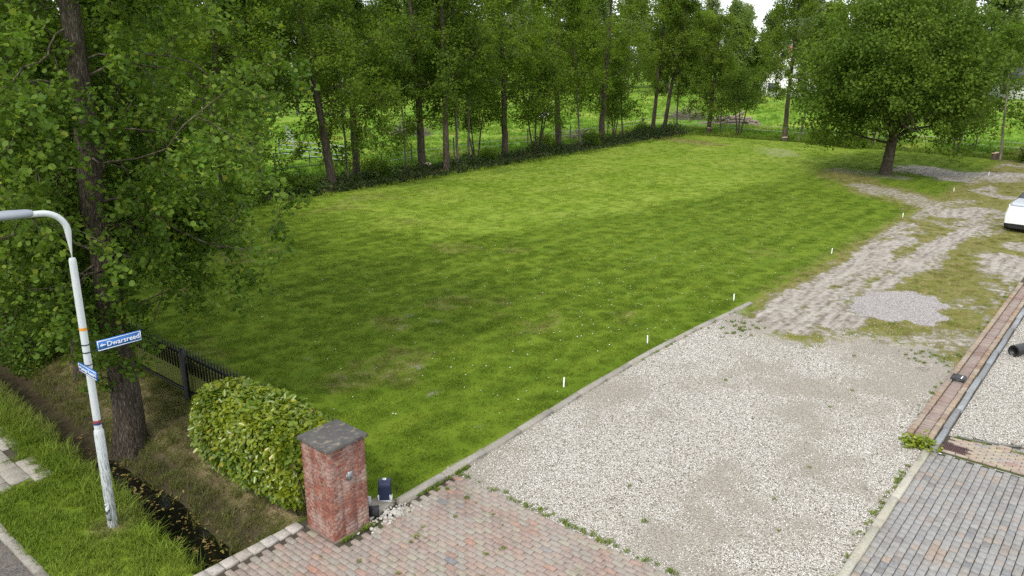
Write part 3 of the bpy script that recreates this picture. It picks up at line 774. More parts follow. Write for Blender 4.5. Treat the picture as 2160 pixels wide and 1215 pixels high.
def street_sign(label, loc, rz, w, h, text, size, tx, arrows, room):
    """sign plate standing in its local XY plane turned upright: local x along the plate, y up, z out"""
    t = tag(empty('street_sign', loc), label, 'sign')
    t.rotation_euler = (math.pi/2, 0, rz)
    MB().box(0, w, -h/2, h/2, -0.012, 0.0045).build('plate', M_blue, t)
    b = MB(); e = 0.008; k = 0.009
    b.box(e, w-e, h/2-e-k, h/2-e, 0.0047, 0.0062); b.box(e, w-e, -h/2+e, -h/2+e+k, 0.0047, 0.0062)
    b.box(e, e+k, -h/2+e+k, h/2-e-k, 0.0047, 0.0062); b.box(w-e-k, w-e, -h/2+e+k, h/2-e-k, 0.0047, 0.0062)
    b.build('border', M_signw, t)
    whole = text_mesh(text, size); wd = max(v.co.x for v in whole.vertices); k = (room-tx)/wd
    for i, word in enumerate(text.split(' ')):
        pre = text.index(word); off = min(v.co.x for v in text_mesh('.'+text[:pre]+word, size).vertices) if False else (wd-max(v.co.x for v in text_mesh(word, size).vertices) if i else 0.0)
        link('lettering', text_mesh(word, size), t, (tx+off*k, 0.0, 0.006), scale=(k, 1, 1))
    for x, s, d in arrows:
        b = MB(); arrow(b, x, s, d); b.build('arrow', M_signw, t)
    return t, wd
t, wd = street_sign('blue street sign with left arrow reading Dwarsreed, upper one on the lamp post', (-1.82+0.153, 2.702, 2.80), 0.0, 0.60, 0.15, 'Dwarsreed', 0.098, 0.125, [(0.035, 0.07, 1)], 0.57)
for z in (-0.055, 0.055):
    b = MB(); b.box(-0.10, 0.03, z-0.006, z+0.006, -0.02, -0.0125); b.build('bracket', M_black, t)
    b = MB(); b.tube([(-0.12, z-0.007, -0.06), (-0.12, z+0.007, -0.06)], 0.0545, 16); b.build('clamp', M_black, t)
t, wd = street_sign('blue street sign with two arrows reading Lange Reed, lower one on the lamp post', (-1.871, 2.80+0.085, 2.53), -math.pi/2, 0.56, 0.125, 'Lange Reed', 0.07, 0.075, [(0.022, 0.045, 1), (0.538, 0.045, -1)], 0.485)
for z in (-0.035, 0.035):
    b = MB(); b.tube([(0.12, z-0.006, -0.08), (0.12, z+0.006, -0.08)], 0.0545, 16); b.build('clamp', M_black, t)
    b = MB(); b.box(0.10, 0.14, z-0.006, z+0.006, -0.03, -0.0125); b.build('bracket', M_black, t)

# ---------------------------------------------------------------- black railing with mossy boards
M_rail = plain('black_rail_paint', (0.012, 0.013, 0.013), 0.5, 0.3, 12, 0.4)
M_moss = plain('algae_board', (0.15, 0.165, 0.045), 0.9, 0.4, 10, 0.1, dirt=(0.07, 0.075, 0.025), dscale=5, dlo=0.48, dhi=0.7)
FX, FY0, FY1, FT = 1.12, 0.95, 14.0, 1.16
fe = tag(empty('railing_fence', (FX, FY0, 0)), 'black spiked railing backed by mossy green boards behind the laurel hedge', 'fence')
def gz(y): return float(height(np.array([FX-0.06]), np.array([y]))[0])
for z in (0.93, 0.14):
    MB().box(-0.02, 0.02, 0, FY1-FY0, z-0.022, z+0.022).build('rail', M_rail, fe)
i = 0; y = FY0+0.06
pk = MB(); pk.add([(-0.011, -0.011, 0.6), (0.011, -0.011, 0.6), (0.011, 0.011, 0.6), (-0.011, 0.011, 0.6), (-0.011, -0.011, 1.06), (0.011, -0.011, 1.06), (0.011, 0.011, 1.06), (-0.011, 0.011, 1.06), (-0.001, -0.001, 1.16), (0.001, -0.001, 1.16), (0.001, 0.001, 1.16), (-0.001, 0.001, 1.16)],
                  [(3, 2, 1, 0), (0, 1, 5, 4), (1, 2, 6, 5), (2, 3, 7, 6), (3, 0, 4, 7), (4, 5, 9, 8), (5, 6, 10, 9), (6, 7, 11, 10), (7, 4, 8, 11), (8, 9, 10, 11)])
pkm = pk.mesh('picket', M_rail)
while y < FY1:
    link('picket', pkm, fe, (-0.034, y-FY0, 0)); y += 0.112
bdm = MB().box(-0.009, 0.009, -0.052, 0.052, -0.16, 0.84).mesh('board', M_moss)
y = FY0+0.06; rgb = np.random.default_rng(4)
while y < FY1:
    link('board', bdm, fe, (0.034, y-FY0, rgb.uniform(-0.02, 0.02)), (0, 0, rgb.normal(0, 0.02))); y += 0.108
pom = MB().cbox(-0.045, 0.045, -0.045, 0.045, -0.5, 1.12, 0.01).mesh('post', M_rail)
for y in (FY0+0.0, 3.55, 6.04, 8.55, 11.05, 13.5): link('post', pom, fe, (-0.09, y-FY0, 0))

# ---------------------------------------------------------------- white stakes
M_stake = plain('white_stake', (0.78, 0.77, 0.74), 0.6, 0.08, 20)
stm = MB().cbox(-0.012, 0.012, -0.012, 0.012, -0.15, 0.21, 0.003).mesh('stake', M_stake)
where = ['nearest the brick pillar', 'second from the brick pillar', 'third from pillar, at the kerb end', 'beside the wheel tracks',
         'fifth from the pillar', 'in front of the round tree', 'farthest, right of round tree']
for i, (x, y) in enumerate([(6.41, 0.75), (9.73, 0.73), (14.2, 0.61), (21.31, 0.32), (29.59, 0.15), (38.22, -0.03), (45.5, -0.32)]):
    o = link('stake', stm, None, (x, y, 0.0), (0.05*math.sin(i*4), 0.05*math.cos(i*3), i*0.7), (1, 1, 1.0-0.04*(i % 3)))
    tag(o, 'small white marker stake on the lawn edge, '+where[i], 'stake', 'marker stakes along the lawn edge')
# ---------------------------------------------------------------- foliage building
def leaf_mat(name, lo, hi, transl=0.45, rough=0.45, spec=0.15, odd=None, seed_scale=0.45):
    """leaf colours vary leaf by leaf and branch by branch; light passes through"""
    m, nt = new_mat(name)
    r = attr(nt, 'rnd')
    p = node(nt, 'ShaderNodeTexCoord').outputs['Object']
    k = noise(nt, seed_scale, p, 3, 0.6)
    c = mixc(nt, mth(nt, 'ADD', mth(nt, 'MULTIPLY', r, 0.55), rng_(nt, k, 0.3, 0.7, 0.0, 0.45), True), lo, hi)
    if odd: c = mixc(nt, rng_(nt, r, 0.94, 0.97), c, odd)
    ow = node(nt, 'ShaderNodeObjectInfo').outputs['Random']
    c = mixc(nt, 1.0, c, ramp(nt, ow, [(0.0, (0.82, 0.88, 0.9)), (0.5, (1.0, 1.0, 1.0)), (1.0, (1.20, 1.16, 1.05))]), 'MULTIPLY')
    a = principled(nt, c, rough, None, spec)
    tcol = mixc(nt, 1.0, c, (1.25, 1.35, 0.75), 'MULTIPLY')
    t = node(nt, 'ShaderNodeBsdfTranslucent', {'Color': tcol}).outputs[0]
    out(nt, node(nt, 'ShaderNodeMixShader', {0: transl, 1: a, 2: t}).outputs[0])
    return m

def bark_mat(name, lo, hi, scale=10, green=0.0, dist=0.03):
    m, nt = new_mat(name)
    p = node(nt, 'ShaderNodeTexCoord').outputs['Object']
    s = node(nt, 'ShaderNodeMapping', {0: p, 'Scale': (1, 1, 0.16)}).outputs[0]
    n1 = noise(nt, scale, s, 5, 0.7); n2 = noise(nt, 1.2, p, 4)
    v = node(nt, 'ShaderNodeTexVoronoi', {'Vector': s, 'Scale': scale*1.6}, feature='DISTANCE_TO_EDGE').outputs['Distance']
    f = mth(nt, 'ADD', mth(nt, 'MULTIPLY', n1, 0.8), mth(nt, 'MULTIPLY', rng_(nt, v, 0.0, 0.3), 0.2))
    c = ramp(nt, f, [(0.25, [x*0.35 for x in lo]), (0.5, lo), (0.8, hi)])
    if green: c = mixc(nt, mth(nt, 'MULTIPLY', rng_(nt, n2, 0.5, 0.7), green), c, (0.07, 0.085, 0.03))
    out(nt, principled(nt, c, 0.95, bump(nt, f, dist, 1.0), 0.1))
    return m

M_bark = bark_mat('alder_bark', (0.082, 0.066, 0.050), (0.25, 0.21, 0.165), 24, 0.25, 0.06)
M_bark_row = bark_mat('row_bark', (0.085, 0.068, 0.050), (0.185, 0.155, 0.118), 14, 0.25)
M_bark_pale = bark_mat('pale_bark', (0.17, 0.145, 0.11), (0.29, 0.26, 0.21), 6, 0.3)
M_twig = bark_mat('twig_bark', (0.10, 0.08, 0.06), (0.20, 0.17, 0.135), 6, 0.1, 0.005)
M_leaf_near = leaf_mat('alder_leaf', (0.040, 0.092, 0.012), (0.165, 0.245, 0.034), 0.42, 0.5, 0.15, odd=(0.20, 0.24, 0.03))
M_leaf_row = leaf_mat('row_leaf', (0.050, 0.100, 0.011), (0.170, 0.240, 0.028), 0.5, 0.6, 0.1)
M_leaf_row2 = leaf_mat('row_leaf_bright', (0.066, 0.118, 0.013), (0.200, 0.262, 0.036), 0.5, 0.6, 0.1)
M_leaf_round = leaf_mat('round_tree_leaf', (0.038, 0.082, 0.009), (0.142, 0.208, 0.024), 0.35, 0.6, 0.12)
M_leaf_far = leaf_mat('far_leaf', (0.06, 0.11, 0.025), (0.15, 0.21, 0.05), 0.4, 0.6, 0.2)
M_leaf_pale = leaf_mat('pale_far_leaf', (0.15, 0.20, 0.09), (0.30, 0.34, 0.16), 0.4, 0.6, 0.2)
M_leaf_bramble = leaf_mat('bramble_leaf', (0.018, 0.040, 0.008), (0.055, 0.085, 0.018), 0.3, 0.5, 0.3, odd=(0.10, 0.06, 0.03))
M_leaf_laurel = leaf_mat('laurel_leaf', (0.065, 0.140, 0.012), (0.300, 0.330, 0.024), 0.28, 0.28, 0.5, odd=(0.34, 0.30, 0.03), seed_scale=1.3)

LEAF = {
 'round': (np.array([(0, 0, 0), (0.30, 0.36, 0.10), (0.78, 0.44, 0.10), (1.0, 0.0, -0.04), (0.78, -0.44, 0.10), (0.30, -0.36, 0.10)]), [(0, 3, 2, 1), (0, 5, 4, 3)]),
 'laurel': (np.array([(0, 0, 0), (0.30, 0.20, 0.07), (0.70, 0.19, 0.03), (1.0, 0.0, -0.12), (0.70, -0.19, 0.03), (0.30, -0.20, 0.07)]), [(0, 3, 2, 1), (0, 5, 4, 3)]),
 'spray': (np.array([(0, 0, 0), (0.5, 0.42, 0.10), (1.0, 0.0, -0.06), (0.5, -0.42, 0.10)]), [(0, 3, 2, 1)]),
}
def unit(v): return v/(np.linalg.norm(v, axis=-1, keepdims=True)+1e-9)

def leaves(P, D, size, rg, kind='round', up=0.8):
    """one leaf per point P, pointing roughly along D, blades turned mostly to the sky"""
    T, Fq = LEAF[kind]; N = len(P)
    n = unit(rg.normal(0, 1, (N, 3))+np.array([0, 0, up*1.6]))
    t = unit(D+rg.normal(0, 0.7, (N, 3))); t = unit(t-(t*n).sum(-1, keepdims=True)*n)
    s = np.cross(n, t)
    sz = size*rg.uniform(0.65, 1.2, (N, 1, 1))
    V = P[:, None, :]+sz*(T[None, :, 0:1]*t[:, None]+T[None, :, 1:2]*s[:, None]+T[None, :, 2:3]*n[:, None])
    k = len(T)
    F = (np.array(Fq)[None]+(np.arange(N)*k)[:, None, None]).reshape(-1, 4)
    return V.reshape(-1, 3), F, np.repeat(rg.random(N), k)

class Plant:
    def __init__(s, seed): s.rg = np.random.default_rng(seed); s.wood = []; s.lp = []; s.ld = []
    def path(s, p, d, L, n, wob, grav):
        pts = [np.array(p, float)]; d = unit(np.array(d, float)); st = L/n
        for i in range(n):
            d = unit(d+s.rg.normal(0, wob, 3)+np.array([0, 0, grav]))
            pts.append(pts[-1]+d*st)
        return np.array(pts)
    def tube(s, pts, r0, r1, n=5, p=1.0):
        t = np.linspace(0, 1, len(pts))**p
        s.wood.append((pts, r0+(r1-r0)*t, n))
    def twig(s, p, d, L, r, nleaf, spread, grav=-0.06):
        pts = s.path(p, d, L, 4, 0.22, grav)
        s.tube(pts, r, r*0.35, 3)
        t = s.rg.uniform(0.15, 1.05, nleaf)*4
        i = np.clip(t.astype(int), 0, 3); f = (t-i)[:, None]
        c = pts[i]*(1-f)+pts[i+1]*f
        s.lp.append(c+s.rg.normal(0, spread, (nleaf, 3))); s.ld.append(np.repeat((pts[-1]-pts[0])[None]/L, nleaf, 0)+[0, 0, -0.25])
    def wood_mesh(s, name, mat, which=None):
        V, F, n = [], [], 0
        for pts, r, k in s.wood:
            v, f = tube(pts, r, k); V.append(v); F.append(f+n); n += len(v)
        return np_mesh(name, np.vstack(V), np.vstack(F), mat, smooth=True)
    def leaf_mesh(s, name, mat, size, kind, up=0.8):
        P = np.vstack(s.lp); D = np.vstack(s.ld)
        V, F, r = leaves(P, D, size, s.rg, kind, up)
        return np_mesh(name, V, F, mat, {'rnd': r}, smooth=True)

def trunk_mesh(name, pts, rad, mat, n=20, flare=0.5, seed=1, ridge=0.06):
    """trunk with root flare, buttresses and ridged outline"""
    pts = np.asarray(pts, float); m = len(pts)
    t = np.linspace(0, 1, m)
    V, F = tube(pts, np.asarray(rad, float), n)
    V = V.reshape(m, n, 3)
    ang = np.arange(n)*2*math.pi/n
    z = pts[:, 2]-pts[0, 2]
    but = 1+flare*np.exp(-z/0.35)[:, None]*(0.6+0.7*np.cos(ang*5+seed)[None]*np.cos(ang*2+seed*2)[None])
    rd = 1+ridge*(vnoise(ang[None]*n/3.0+0*z[:, None], z[:, None]*1.6, seed)-0.5)*2
    V = pts[:, None]+(V-pts[:, None])*(but*rd)[..., None]
    return np_mesh(name, V.reshape(-1, 3), F, mat, smooth=True)

def make_tree(seed, H, r0, first, nl, reach, leaf, nleaf, kind, M_l, M_b, sec=5, twg=4, tw_len=0.6, spread=0.14, lean=(0, 0), elev=(5, 55), droop=-0.05, up=0.8, gap=None, low_sprigs=0, shape=0.35, trunk_n=14, flare=0.4, tip=0.4, low=1.0, wig=0.16, thick=1.0, jit=7):
    """returns the meshes trunk, branches and crown of one tree standing at the origin"""
    P = Plant(seed); rg = P.rg
    nz = max(10, int(H/0.35))
    z = np.linspace(-0.35, H, nz)
    wx = np.cumsum(rg.normal(0, 0.022, nz)); wy = np.cumsum(rg.normal(0, 0.022, nz))
    tr = np.stack([lean[0]*(z/H)+wx*0.7, lean[1]*(z/H)+wy*0.7, z], -1); tr[:2, :2] = tr[2, :2]
    rad = r0*np.clip(1-z/H, 0, 1)**0.75+0.012
    def at(h): 
        return np.array([np.interp(h, z, tr[:, k]) for k in range(3)])
    for i in range(nl):
        f = ((i+rg.uniform(0.0, 0.9))/nl)**low
        h = first+(H*0.97-first)*f
        az = i*2.399+rg.normal(0, 0.5)
        prof = (1-f)**tip*(0.55+0.45*math.sin(min(1, f/shape)*math.pi/2)) if f < 1 else 0.1
        L = max(0.5, reach*prof*rg.uniform(0.75, 1.15))
        el = math.radians(elev[0]+(elev[1]-elev[0])*f+rg.normal(0, jit))
        if gap is not None and abs((az-gap+math.pi) % (2*math.pi)-math.pi) < 0.42 and h < 9: az += 0.9*rg.choice([-1, 1])
        d = (math.cos(az)*math.cos(el), math.sin(az)*math.cos(el), math.sin(el))
        lim = P.path(at(h), d, L, 8, wig, droop)
        lr = max(0.012, np.interp(h, z, rad)*rg.uniform(0.15, 0.27)*thick)
        P.tube(lim, lr, 0.008, 6, 0.8)
        for j in range(sec):
            q = rg.uniform(0.14, 1.0)*8; k = min(7, int(q))
            b0 = lim[k]+(lim[k+1]-lim[k])*(q-k)
            ax = unit(lim[k+1]-lim[k]); sd = unit(np.cross(ax, rg.normal(0, 1, 3)))
            dd = unit(ax*0.6+sd*0.9+[0, 0, 0.1])
            sl = L*rg.uniform(0.22, 0.42)+0.2
            sb = P.path(b0, dd, sl, 5, 0.18, droop*1.2)
            P.tube(sb, max(0.006, lr*0.35), 0.004, 4)
            for w in range(twg):
                q2 = rg.uniform(0.2, 1.0)*5; k2 = min(4, int(q2))
                c0 = sb[k2]+(sb[k2+1]-sb[k2])*(q2-k2)
                P.twig(c0, unit(unit(sb[k2+1]-sb[k2])+rg.normal(0, 0.7, 3)), tw_len*rg.uniform(0.6, 1.3), 0.004, nleaf, spread, droop)
        for w in range(2):
            P.twig(lim[-1-w], unit(lim[-1]-lim[-2]+rg.normal(0, 0.4, 3)), tw_len, 0.004, nleaf, spread, droop)
    for i in range(low_sprigs):
        h = rg.uniform(0.5, first+1.0); az = rg.uniform(0, 6.28)
        P.twig(at(h), (math.cos(az), math.sin(az), 0.4), rg.uniform(0.4, 1.0), 0.006, int(nleaf*0.8), spread, droop)
    return (trunk_mesh('trunk', tr, rad, M_b, trunk_n, flare, seed),
            P.wood_mesh('branches', M_twig if kind == 'round' else M_b),
            P.leaf_mesh('crown', M_l, leaf, kind, up))

def plant_tree(meshes, loc, rz, sc, label, group=None, name='tree', cat='tree', tilt=(0, 0)):
    e = tag(empty(name, loc, rz), label, cat, group)
    e.rotation_euler = (tilt[0], tilt[1], rz); e.scale = sc if hasattr(sc, '__len__') else (sc, sc, sc)
    for n, me in zip(('trunk', 'branches', 'crown'), meshes):
        link(n, me, e)
    return e
def ground(x, y): return float(height(np.array([x]), np.array([y]))[0])

# ---------------------------------------------------------------- the near alders on the bank
CAM_AZ = math.atan2(-7.91-5.7, -5.46+0.3)
al1 = make_tree(21, 13.5, 0.25, 3.5, 46, 3.7, 0.092, 40, 'round', M_leaf_near, M_bark, sec=7, twg=5, tw_len=0.7, spread=0.075, lean=(0.1, 0.15), elev=(2, 55), droop=-0.075, gap=CAM_AZ, low_sprigs=14, low=1.5, wig=0.32, thick=0.6, jit=22, trunk_n=28, flare=0.95)
al2 = make_tree(22, 12.5, 0.21, 3.5, 44, 3.9, 0.095, 40, 'round', M_leaf_near, M_bark, sec=7, twg=5, tw_len=0.7, spread=0.08, lean=(0.3, -0.2), elev=(2, 50), droop=-0.07, low_sprigs=10, low=1.5, wig=0.32, thick=0.6, jit=20, trunk_n=22, flare=0.45)
plant_tree(al1, (-0.26, 5.75, ground(-0.26, 5.75)-0.05), 0, 1.0, 'large old alder with rough trunk standing beside the ditch behind the street lamp', 'alders on the ditch bank', 'alder_tree')
plant_tree(al2, (0.48, 9.5, ground(0.48, 9.5)), 0.4, 1.0, 'second alder along the ditch bank, half hidden behind the large one', 'alders on the ditch bank', 'alder_tree')
plant_tree(al1, (0.1, 13.6, ground(0.1, 13.6)), 2.3, 0.95, 'third alder along the ditch bank, deep in the shade at the left', 'alders on the ditch bank', 'alder_tree')
plant_tree(al2, (0.5, 17.6, ground(0.5, 17.6)), 3.6, 1.0, 'fourth alder along the ditch bank, dark behind the others', 'alders on the ditch bank', 'alder_tree')
plant_tree(al1, (1.2, 21.8, ground(1.2, 21.8)), 4.4, 0.95, 'alder at the far left corner of the lawn', 'alders on the ditch bank', 'alder_tree')

# ---------------------------------------------------------------- tree row behind the lawn
rowA = make_tree(31, 12.2, 0.23, 3.9, 30, 3.9, 0.15, 26, 'spray', M_leaf_row, M_bark_row, sec=6, twg=4, tw_len=0.75, spread=0.11, elev=(8, 60))
rowB = make_tree(32, 11.4, 0.21, 3.6, 28, 4.1, 0.15, 26, 'spray', M_leaf_row, M_bark_row, sec=6, twg=4, tw_len=0.75, spread=0.12, elev=(5, 55), lean=(0.3, 0.4))
rowC = make_tree(33, 12.0, 0.18, 4.0, 28, 3.4, 0.15, 24, 'spray', M_leaf_row2, M_bark_row, sec=5, twg=4, tw_len=0.6, spread=0.11, elev=(15, 65))
rowD = make_tree(34, 11.0, 0.22, 3.0, 28, 4.3, 0.15, 26, 'spray', M_leaf_row2, M_bark_row, sec=6, twg=4, tw_len=0.755, spread=0.12, elev=(0, 50), lean=(-0.5, 0.3))
thin = make_tree(35, 9.5, 0.065, 3.0, 22, 2.2, 0.13, 24, 'spray', M_leaf_row2, M_bark_pale, sec=3, twg=4, tw_len=0.55, spread=0.15, elev=(20, 60), trunk_n=10, flare=0.2)
thin2 = make_tree(36, 6.5, 0.055, 2.0, 20, 2.1, 0.13, 24, 'spray', M_leaf_row, M_bark_pale, sec=3, twg=4, tw_len=0.55, spread=0.16, elev=(10, 60), lean=(0.5, 0.2), trunk_n=10, flare=0.2)
def make_multi(seed, n, H, reach, M_l):
    """a stool with several slim stems, each a trunk of its own"""
    rg = np.random.default_rng(seed); parts = []
    for i in range(n):
        a = i*2*math.pi/n+rg.normal(0, 0.3)
        parts.append(make_tree(seed*10+i, H*rg.uniform(0.75, 1.05), 0.05, 2.3, 12, reach, 0.125, 20, 'spray', M_l, M_bark_row, sec=3, twg=3, tw_len=0.55, spread=0.17,
                     lean=(math.cos(a)*H*0.17, math.sin(a)*H*0.17), elev=(15, 60), trunk_n=8, flare=0.15)+((0.12*math.cos(a), 0.12*math.sin(a)),))
    return parts
def plant_multi(parts, loc, rz, sc, label, group=None, name='multi_stemmed_tree'):
    e = tag(empty(name, loc, rz), label, 'tree', group); e.scale = (sc, sc, sc)
    for a, b, c, (x, y) in parts:
        for n, me in (('stem', a), ('branches', b), ('crown', c)): link(n, me, e, (x, y, 0))
    return e
mulA = make_multi(5, 4, 7.5, 1.7, M_leaf_row2); mulB = make_multi(6, 3, 6.0, 1.6, M_leaf_row)

GR = 'trees of the row behind the lawn'
row = [  # meshes, x, y, turn, scale, label
 (rowD, 18.6, 24.5, 0.6, 1.05, 'leaning dark tree with a low side limb beside the metal field gates', (-0.10, 0.05)),
 (thin, 19.8, 24.9, 0.2, 0.85, 'slim pale stemmed young tree just right of the leaning tree by the gates', (0, 0)),
 (thin2, 24.6, 25.6, 1.0, 0.9, 'small leaning sapling left of the stout twin-butted trunk', (0, 0)),
 (rowA, 26.2, 25.9, 0.0, 1.0, 'stout dark trunk fourth from the left in the row behind the lawn', (-0.05, -0.02)),
 (rowC, 26.6, 24.3, 1.2, 1.05, 'upright slim trunk in front of the paired stems at the lawn edge', (0, 0)),
 (thin, 28.1, 24.8, 2.2, 1.25, 'slim pale stem close beside the upright slim trunk', (0.03, 0.02)),
 (thin, 30.0, 25.7, 3.1, 1.05, 'lone slim stem between two stouter trunks left of the middle', (0, 0)),
 (rowB, 33.3, 25.5, 2.0, 1.0, 'stout tree left of the many-stemmed clump in the row', (0, 0)),
 (rowA, 39.3, 25.7, 3.0, 1.0, 'stout straight trunk just right of the many-stemmed clump', (0.03, 0)),
 (thin, 41.4, 25.2, 4.0, 1.1, 'pale slanting stem right of the straight trunk', (0.08, -0.1)),
 (rowB, 45.2, 26.0, 4.1, 1.1, 'thickest dark trunk in the right half of the row', (0, 0)),
 (thin2, 49.6, 26.8, 2.0, 1.1, 'small forked tree between the thick dark trunk and the leaning pair', (0, 0)),
 (rowC, 54.1, 26.6, 0.5, 0.95, 'left one of the leaning pair of trunks near the corner', (0.05, 0.12)),
 (rowC, 55.6, 26.4, 2.5, 1.0, 'right one of the leaning pair of trunks near the corner', (-0.08, -0.1)),
 (thin, 57.6, 26.2, 1.0, 1.0, 'slim tree at the back corner of the lawn beside the brush pile', (0, 0)),
 (rowD, 58.9, 23.7, 1.9, 0.85, 'dark slim trunk left of the log pile', (0, 0)),
 (thin2, 58.7, 22.5, 0.3, 1.0, 'sapling just right of the dark slim trunk by the log pile', (0, 0)),
 (rowC, 56.2, 15.8, 3.3, 1.05, 'tall pale trunk with a cut stump left of the round tree', (0, 0)),
 (thin, 57.3, 15.0, 1.4, 1.0, 'slanting slim tree right beside the tall pale trunk', (0.0, -0.14)),
 (thin2, 53.0, 0.3, 1.2, 1.25, 'thin leaning tree at the right edge of the picture', (0.15, 0.08)),
 (rowC, 50.5, -3.2, 2.0, 0.95, 'tree at the far right beyond the yard', (0, 0)),
 (rowB, 13.2, 25.8, 5.2, 0.95, 'dark tree behind the left alder boughs', (0, 0)),
 (rowA, 9.0, 25.5, 1.1, 0.95, 'shaded tree in the far left corner of the plot', (0, 0)),
 (rowD, 5.0, 26.2, 2.5, 1.0, 'leafy tree at the extreme left end of the back row', (0, 0)),
 (rowC, 15.8, 26.8, 3.9, 0.9, 'slender tree left of the leaning tree by the gates', (0, 0)),
 (rowA, 22.2, 27.2, 4.4, 0.92, 'tree behind the fence post between the gates and the stout trunk', (0, 0)),
]
for me, x, y, rz, sc, lb, tl in row:
    plant_tree(me, (x, y, ground(x, y)-0.03), rz, sc, lb, GR, 'row_tree', tilt=tl)
plant_multi(mulA, (36.0, 25.1, ground(36, 25.1)), 0.3, 1.05, 'clump of several slim fanning stems in the middle of the row', GR)
plant_multi(mulB, (31.6, 26.6, ground(31.6, 26.6)), 1.0, 0.9, 'low three-stemmed clump left of the middle of the row', GR)
plant_multi(mulB, (57.9, 20.4, ground(57.9, 20.4)), 2.0, 0.95, 'clump of slim stems directly in front of the log pile', GR)
plant_multi(mulA, (56.4, 3.6, ground(56.4, 3.6)), 1.2, 0.85, 'fan of slim stems rising from cut stumps right of the round tree', GR)
plant_multi(mulB, (47.6, 26.4, ground(47.6, 26.4)), 3.0, 0.8, 'low clump of pale stems right of the thickest trunk', GR)
plant_multi(mulB, (57.0, 9.5, ground(57, 9.5)), 4.0, 1.0, 'bushy clump behind the round tree', GR)

# ---------------------------------------------------------------- round tree on the lawn
def round_tree():
    P = Plant(77); rg = P.rg
    zt = np.linspace(-0.3, 2.6, 16)
    tr = np.stack([0.05*zt, -0.06*zt, zt], -1)
    rad = np.interp(zt, [-0.3, 0.3, 1.6, 2.6], [0.36, 0.31, 0.27, 0.24])
    c0 = np.array([0.1, 0.0, 5.6])
    for i in range(26):
        az = i*2.399; el = math.radians(rg.uniform(18, 78)); L = rg.uniform(3.8, 5.0)
        d = (math.cos(az)*math.cos(el), math.sin(az)*math.cos(el), math.sin(el))
        lim = P.path((0.1, -0.1, rg.uniform(1.7, 2.6)), d, L, 9, 0.12, 0.02 if el > 0.4 else -0.01)
        P.tube(lim, 0.1*rg.uniform(0.6, 1.1), 0.012, 6)
        for j in range(5):
            k = int(rg.integers(2, 9))
            P.tube(P.path(lim[k], unit(lim[k]-lim[k-1]+rg.normal(0, 0.7, 3)), 1.5, 5, 0.15, 0.0), 0.025, 0.006, 4)
    # boughs: flattened pads of foliage with gaps between them
    nl = 300
    u = unit(rg.normal(0, 1, (nl, 3)))
    r = rg.uniform(0.35, 1, nl)**(1/2.4)
    ax = np.where(u[:, 2:3] > 0, np.array([[4.7, 4.7, 4.7]]), np.array([[5.0, 5.0, 4.5]]))
    c = c0+u*ax*(r*rg.uniform(0.80, 1.15, nl))[:, None]
    for p, d in zip(c, u):
        if p[2] < 1.5 or (math.hypot(p[0], p[1]) < 2.6 and p[2] < 3.0): continue
        R = rg.uniform(0.7, 1.35)
        for k in range(int(12*R)):
            q = p+rg.normal(0, 0.5, 3)*[R, R, 0.5*R]
            if q[2] < 1.15: continue
            m = int(rg.integers(14, 22))
            P.lp.append(q+rg.normal(0, 0.17, (m, 3))); P.ld.append(np.repeat(d[None], m, 0)+[0, 0, -0.3])
    return (trunk_mesh('trunk', tr, rad, M_bark_row, 20, 0.35, 3, 0.05), P.wood_mesh('branches', M_bark_row), P.leaf_mesh('crown', M_leaf_round, 0.17, 'spray', 0.6))
plant_tree(round_tree(), (42.1, 4.3, 0.0), 0, 1.0, 'broad round-crowned tree with a short thick trunk on the worn lawn', None, 'round_tree')

# ---------------------------------------------------------------- far wood
farA = make_tree(61, 16.0, 0.25, 2.5, 24, 4.8, 0.42, 28, 'spray', M_leaf_far, M_bark_pale, sec=4, twg=3, tw_len=1.2, spread=0.3, elev=(10, 60))
farB = make_tree(62, 18.0, 0.22, 3.0, 26, 3.4, 0.36, 26, 'spray', M_leaf_pale, M_bark_pale, sec=4, twg=3, tw_len=1.1, spread=0.28, elev=(40, 75), droop=0.0)
farC = make_tree(63, 13.0, 0.2, 1.2, 22, 5.0, 0.40, 28, 'spray', M_leaf_row2, M_bark_row, sec=4, twg=3, tw_len=1.1, spread=0.3, elev=(5, 55))
rg = np.random.default_rng(91)
FARL = {0: 'distant broad green tree of the wood beyond the meadow', 1: 'distant pale silvery tree rising above the wood', 2: 'distant low bushy tree at the edge of the meadow'}
def to_world(fwd, side):
    """place a far tree by its distance ahead and offset to the side of the viewing direction"""
    return (CAM.x+fwd*math.cos(HEAD)+side*math.sin(HEAD), CAM.y+fwd*math.sin(HEAD)-side*math.cos(HEAD))
for ringd, cnt, spr in ((150, 46, 1.0), (172, 46, 1.0), (125, 24, 1.0), (205, 46, 1.05)):
    for i in range(cnt):
        a = -0.78+1.56*(i+rg.uniform(-0.4, 0.4))/(cnt-1)
        d = ringd*rg.uniform(0.93, 1.08)
        k = int(rg.choice([0, 1, 2], p=[0.42, 0.3, 0.28]))
        if ringd == 125:
            if -0.1 < a < 0.45: continue
            k = int(rg.choice([0, 2]))
        if ringd < 160 and abs(a-0.33) < 0.03: continue
        if ringd < 200 and a > 0.53 and k != 1 and rg.random() < 0.3: continue
        x, y = to_world(d, d*math.tan(a)*0.95)
        if y < -60 or (x < 8 and y < 60): continue
        plant_tree((farA, farB, farC)[k], (x, y, ground(x, y)-0.1), rg.uniform(0, 6.28), rg.uniform(0.88, 1.2), FARL[k], ('far broad trees', 'far pale trees', 'far bushy trees')[k], 'far_tree')

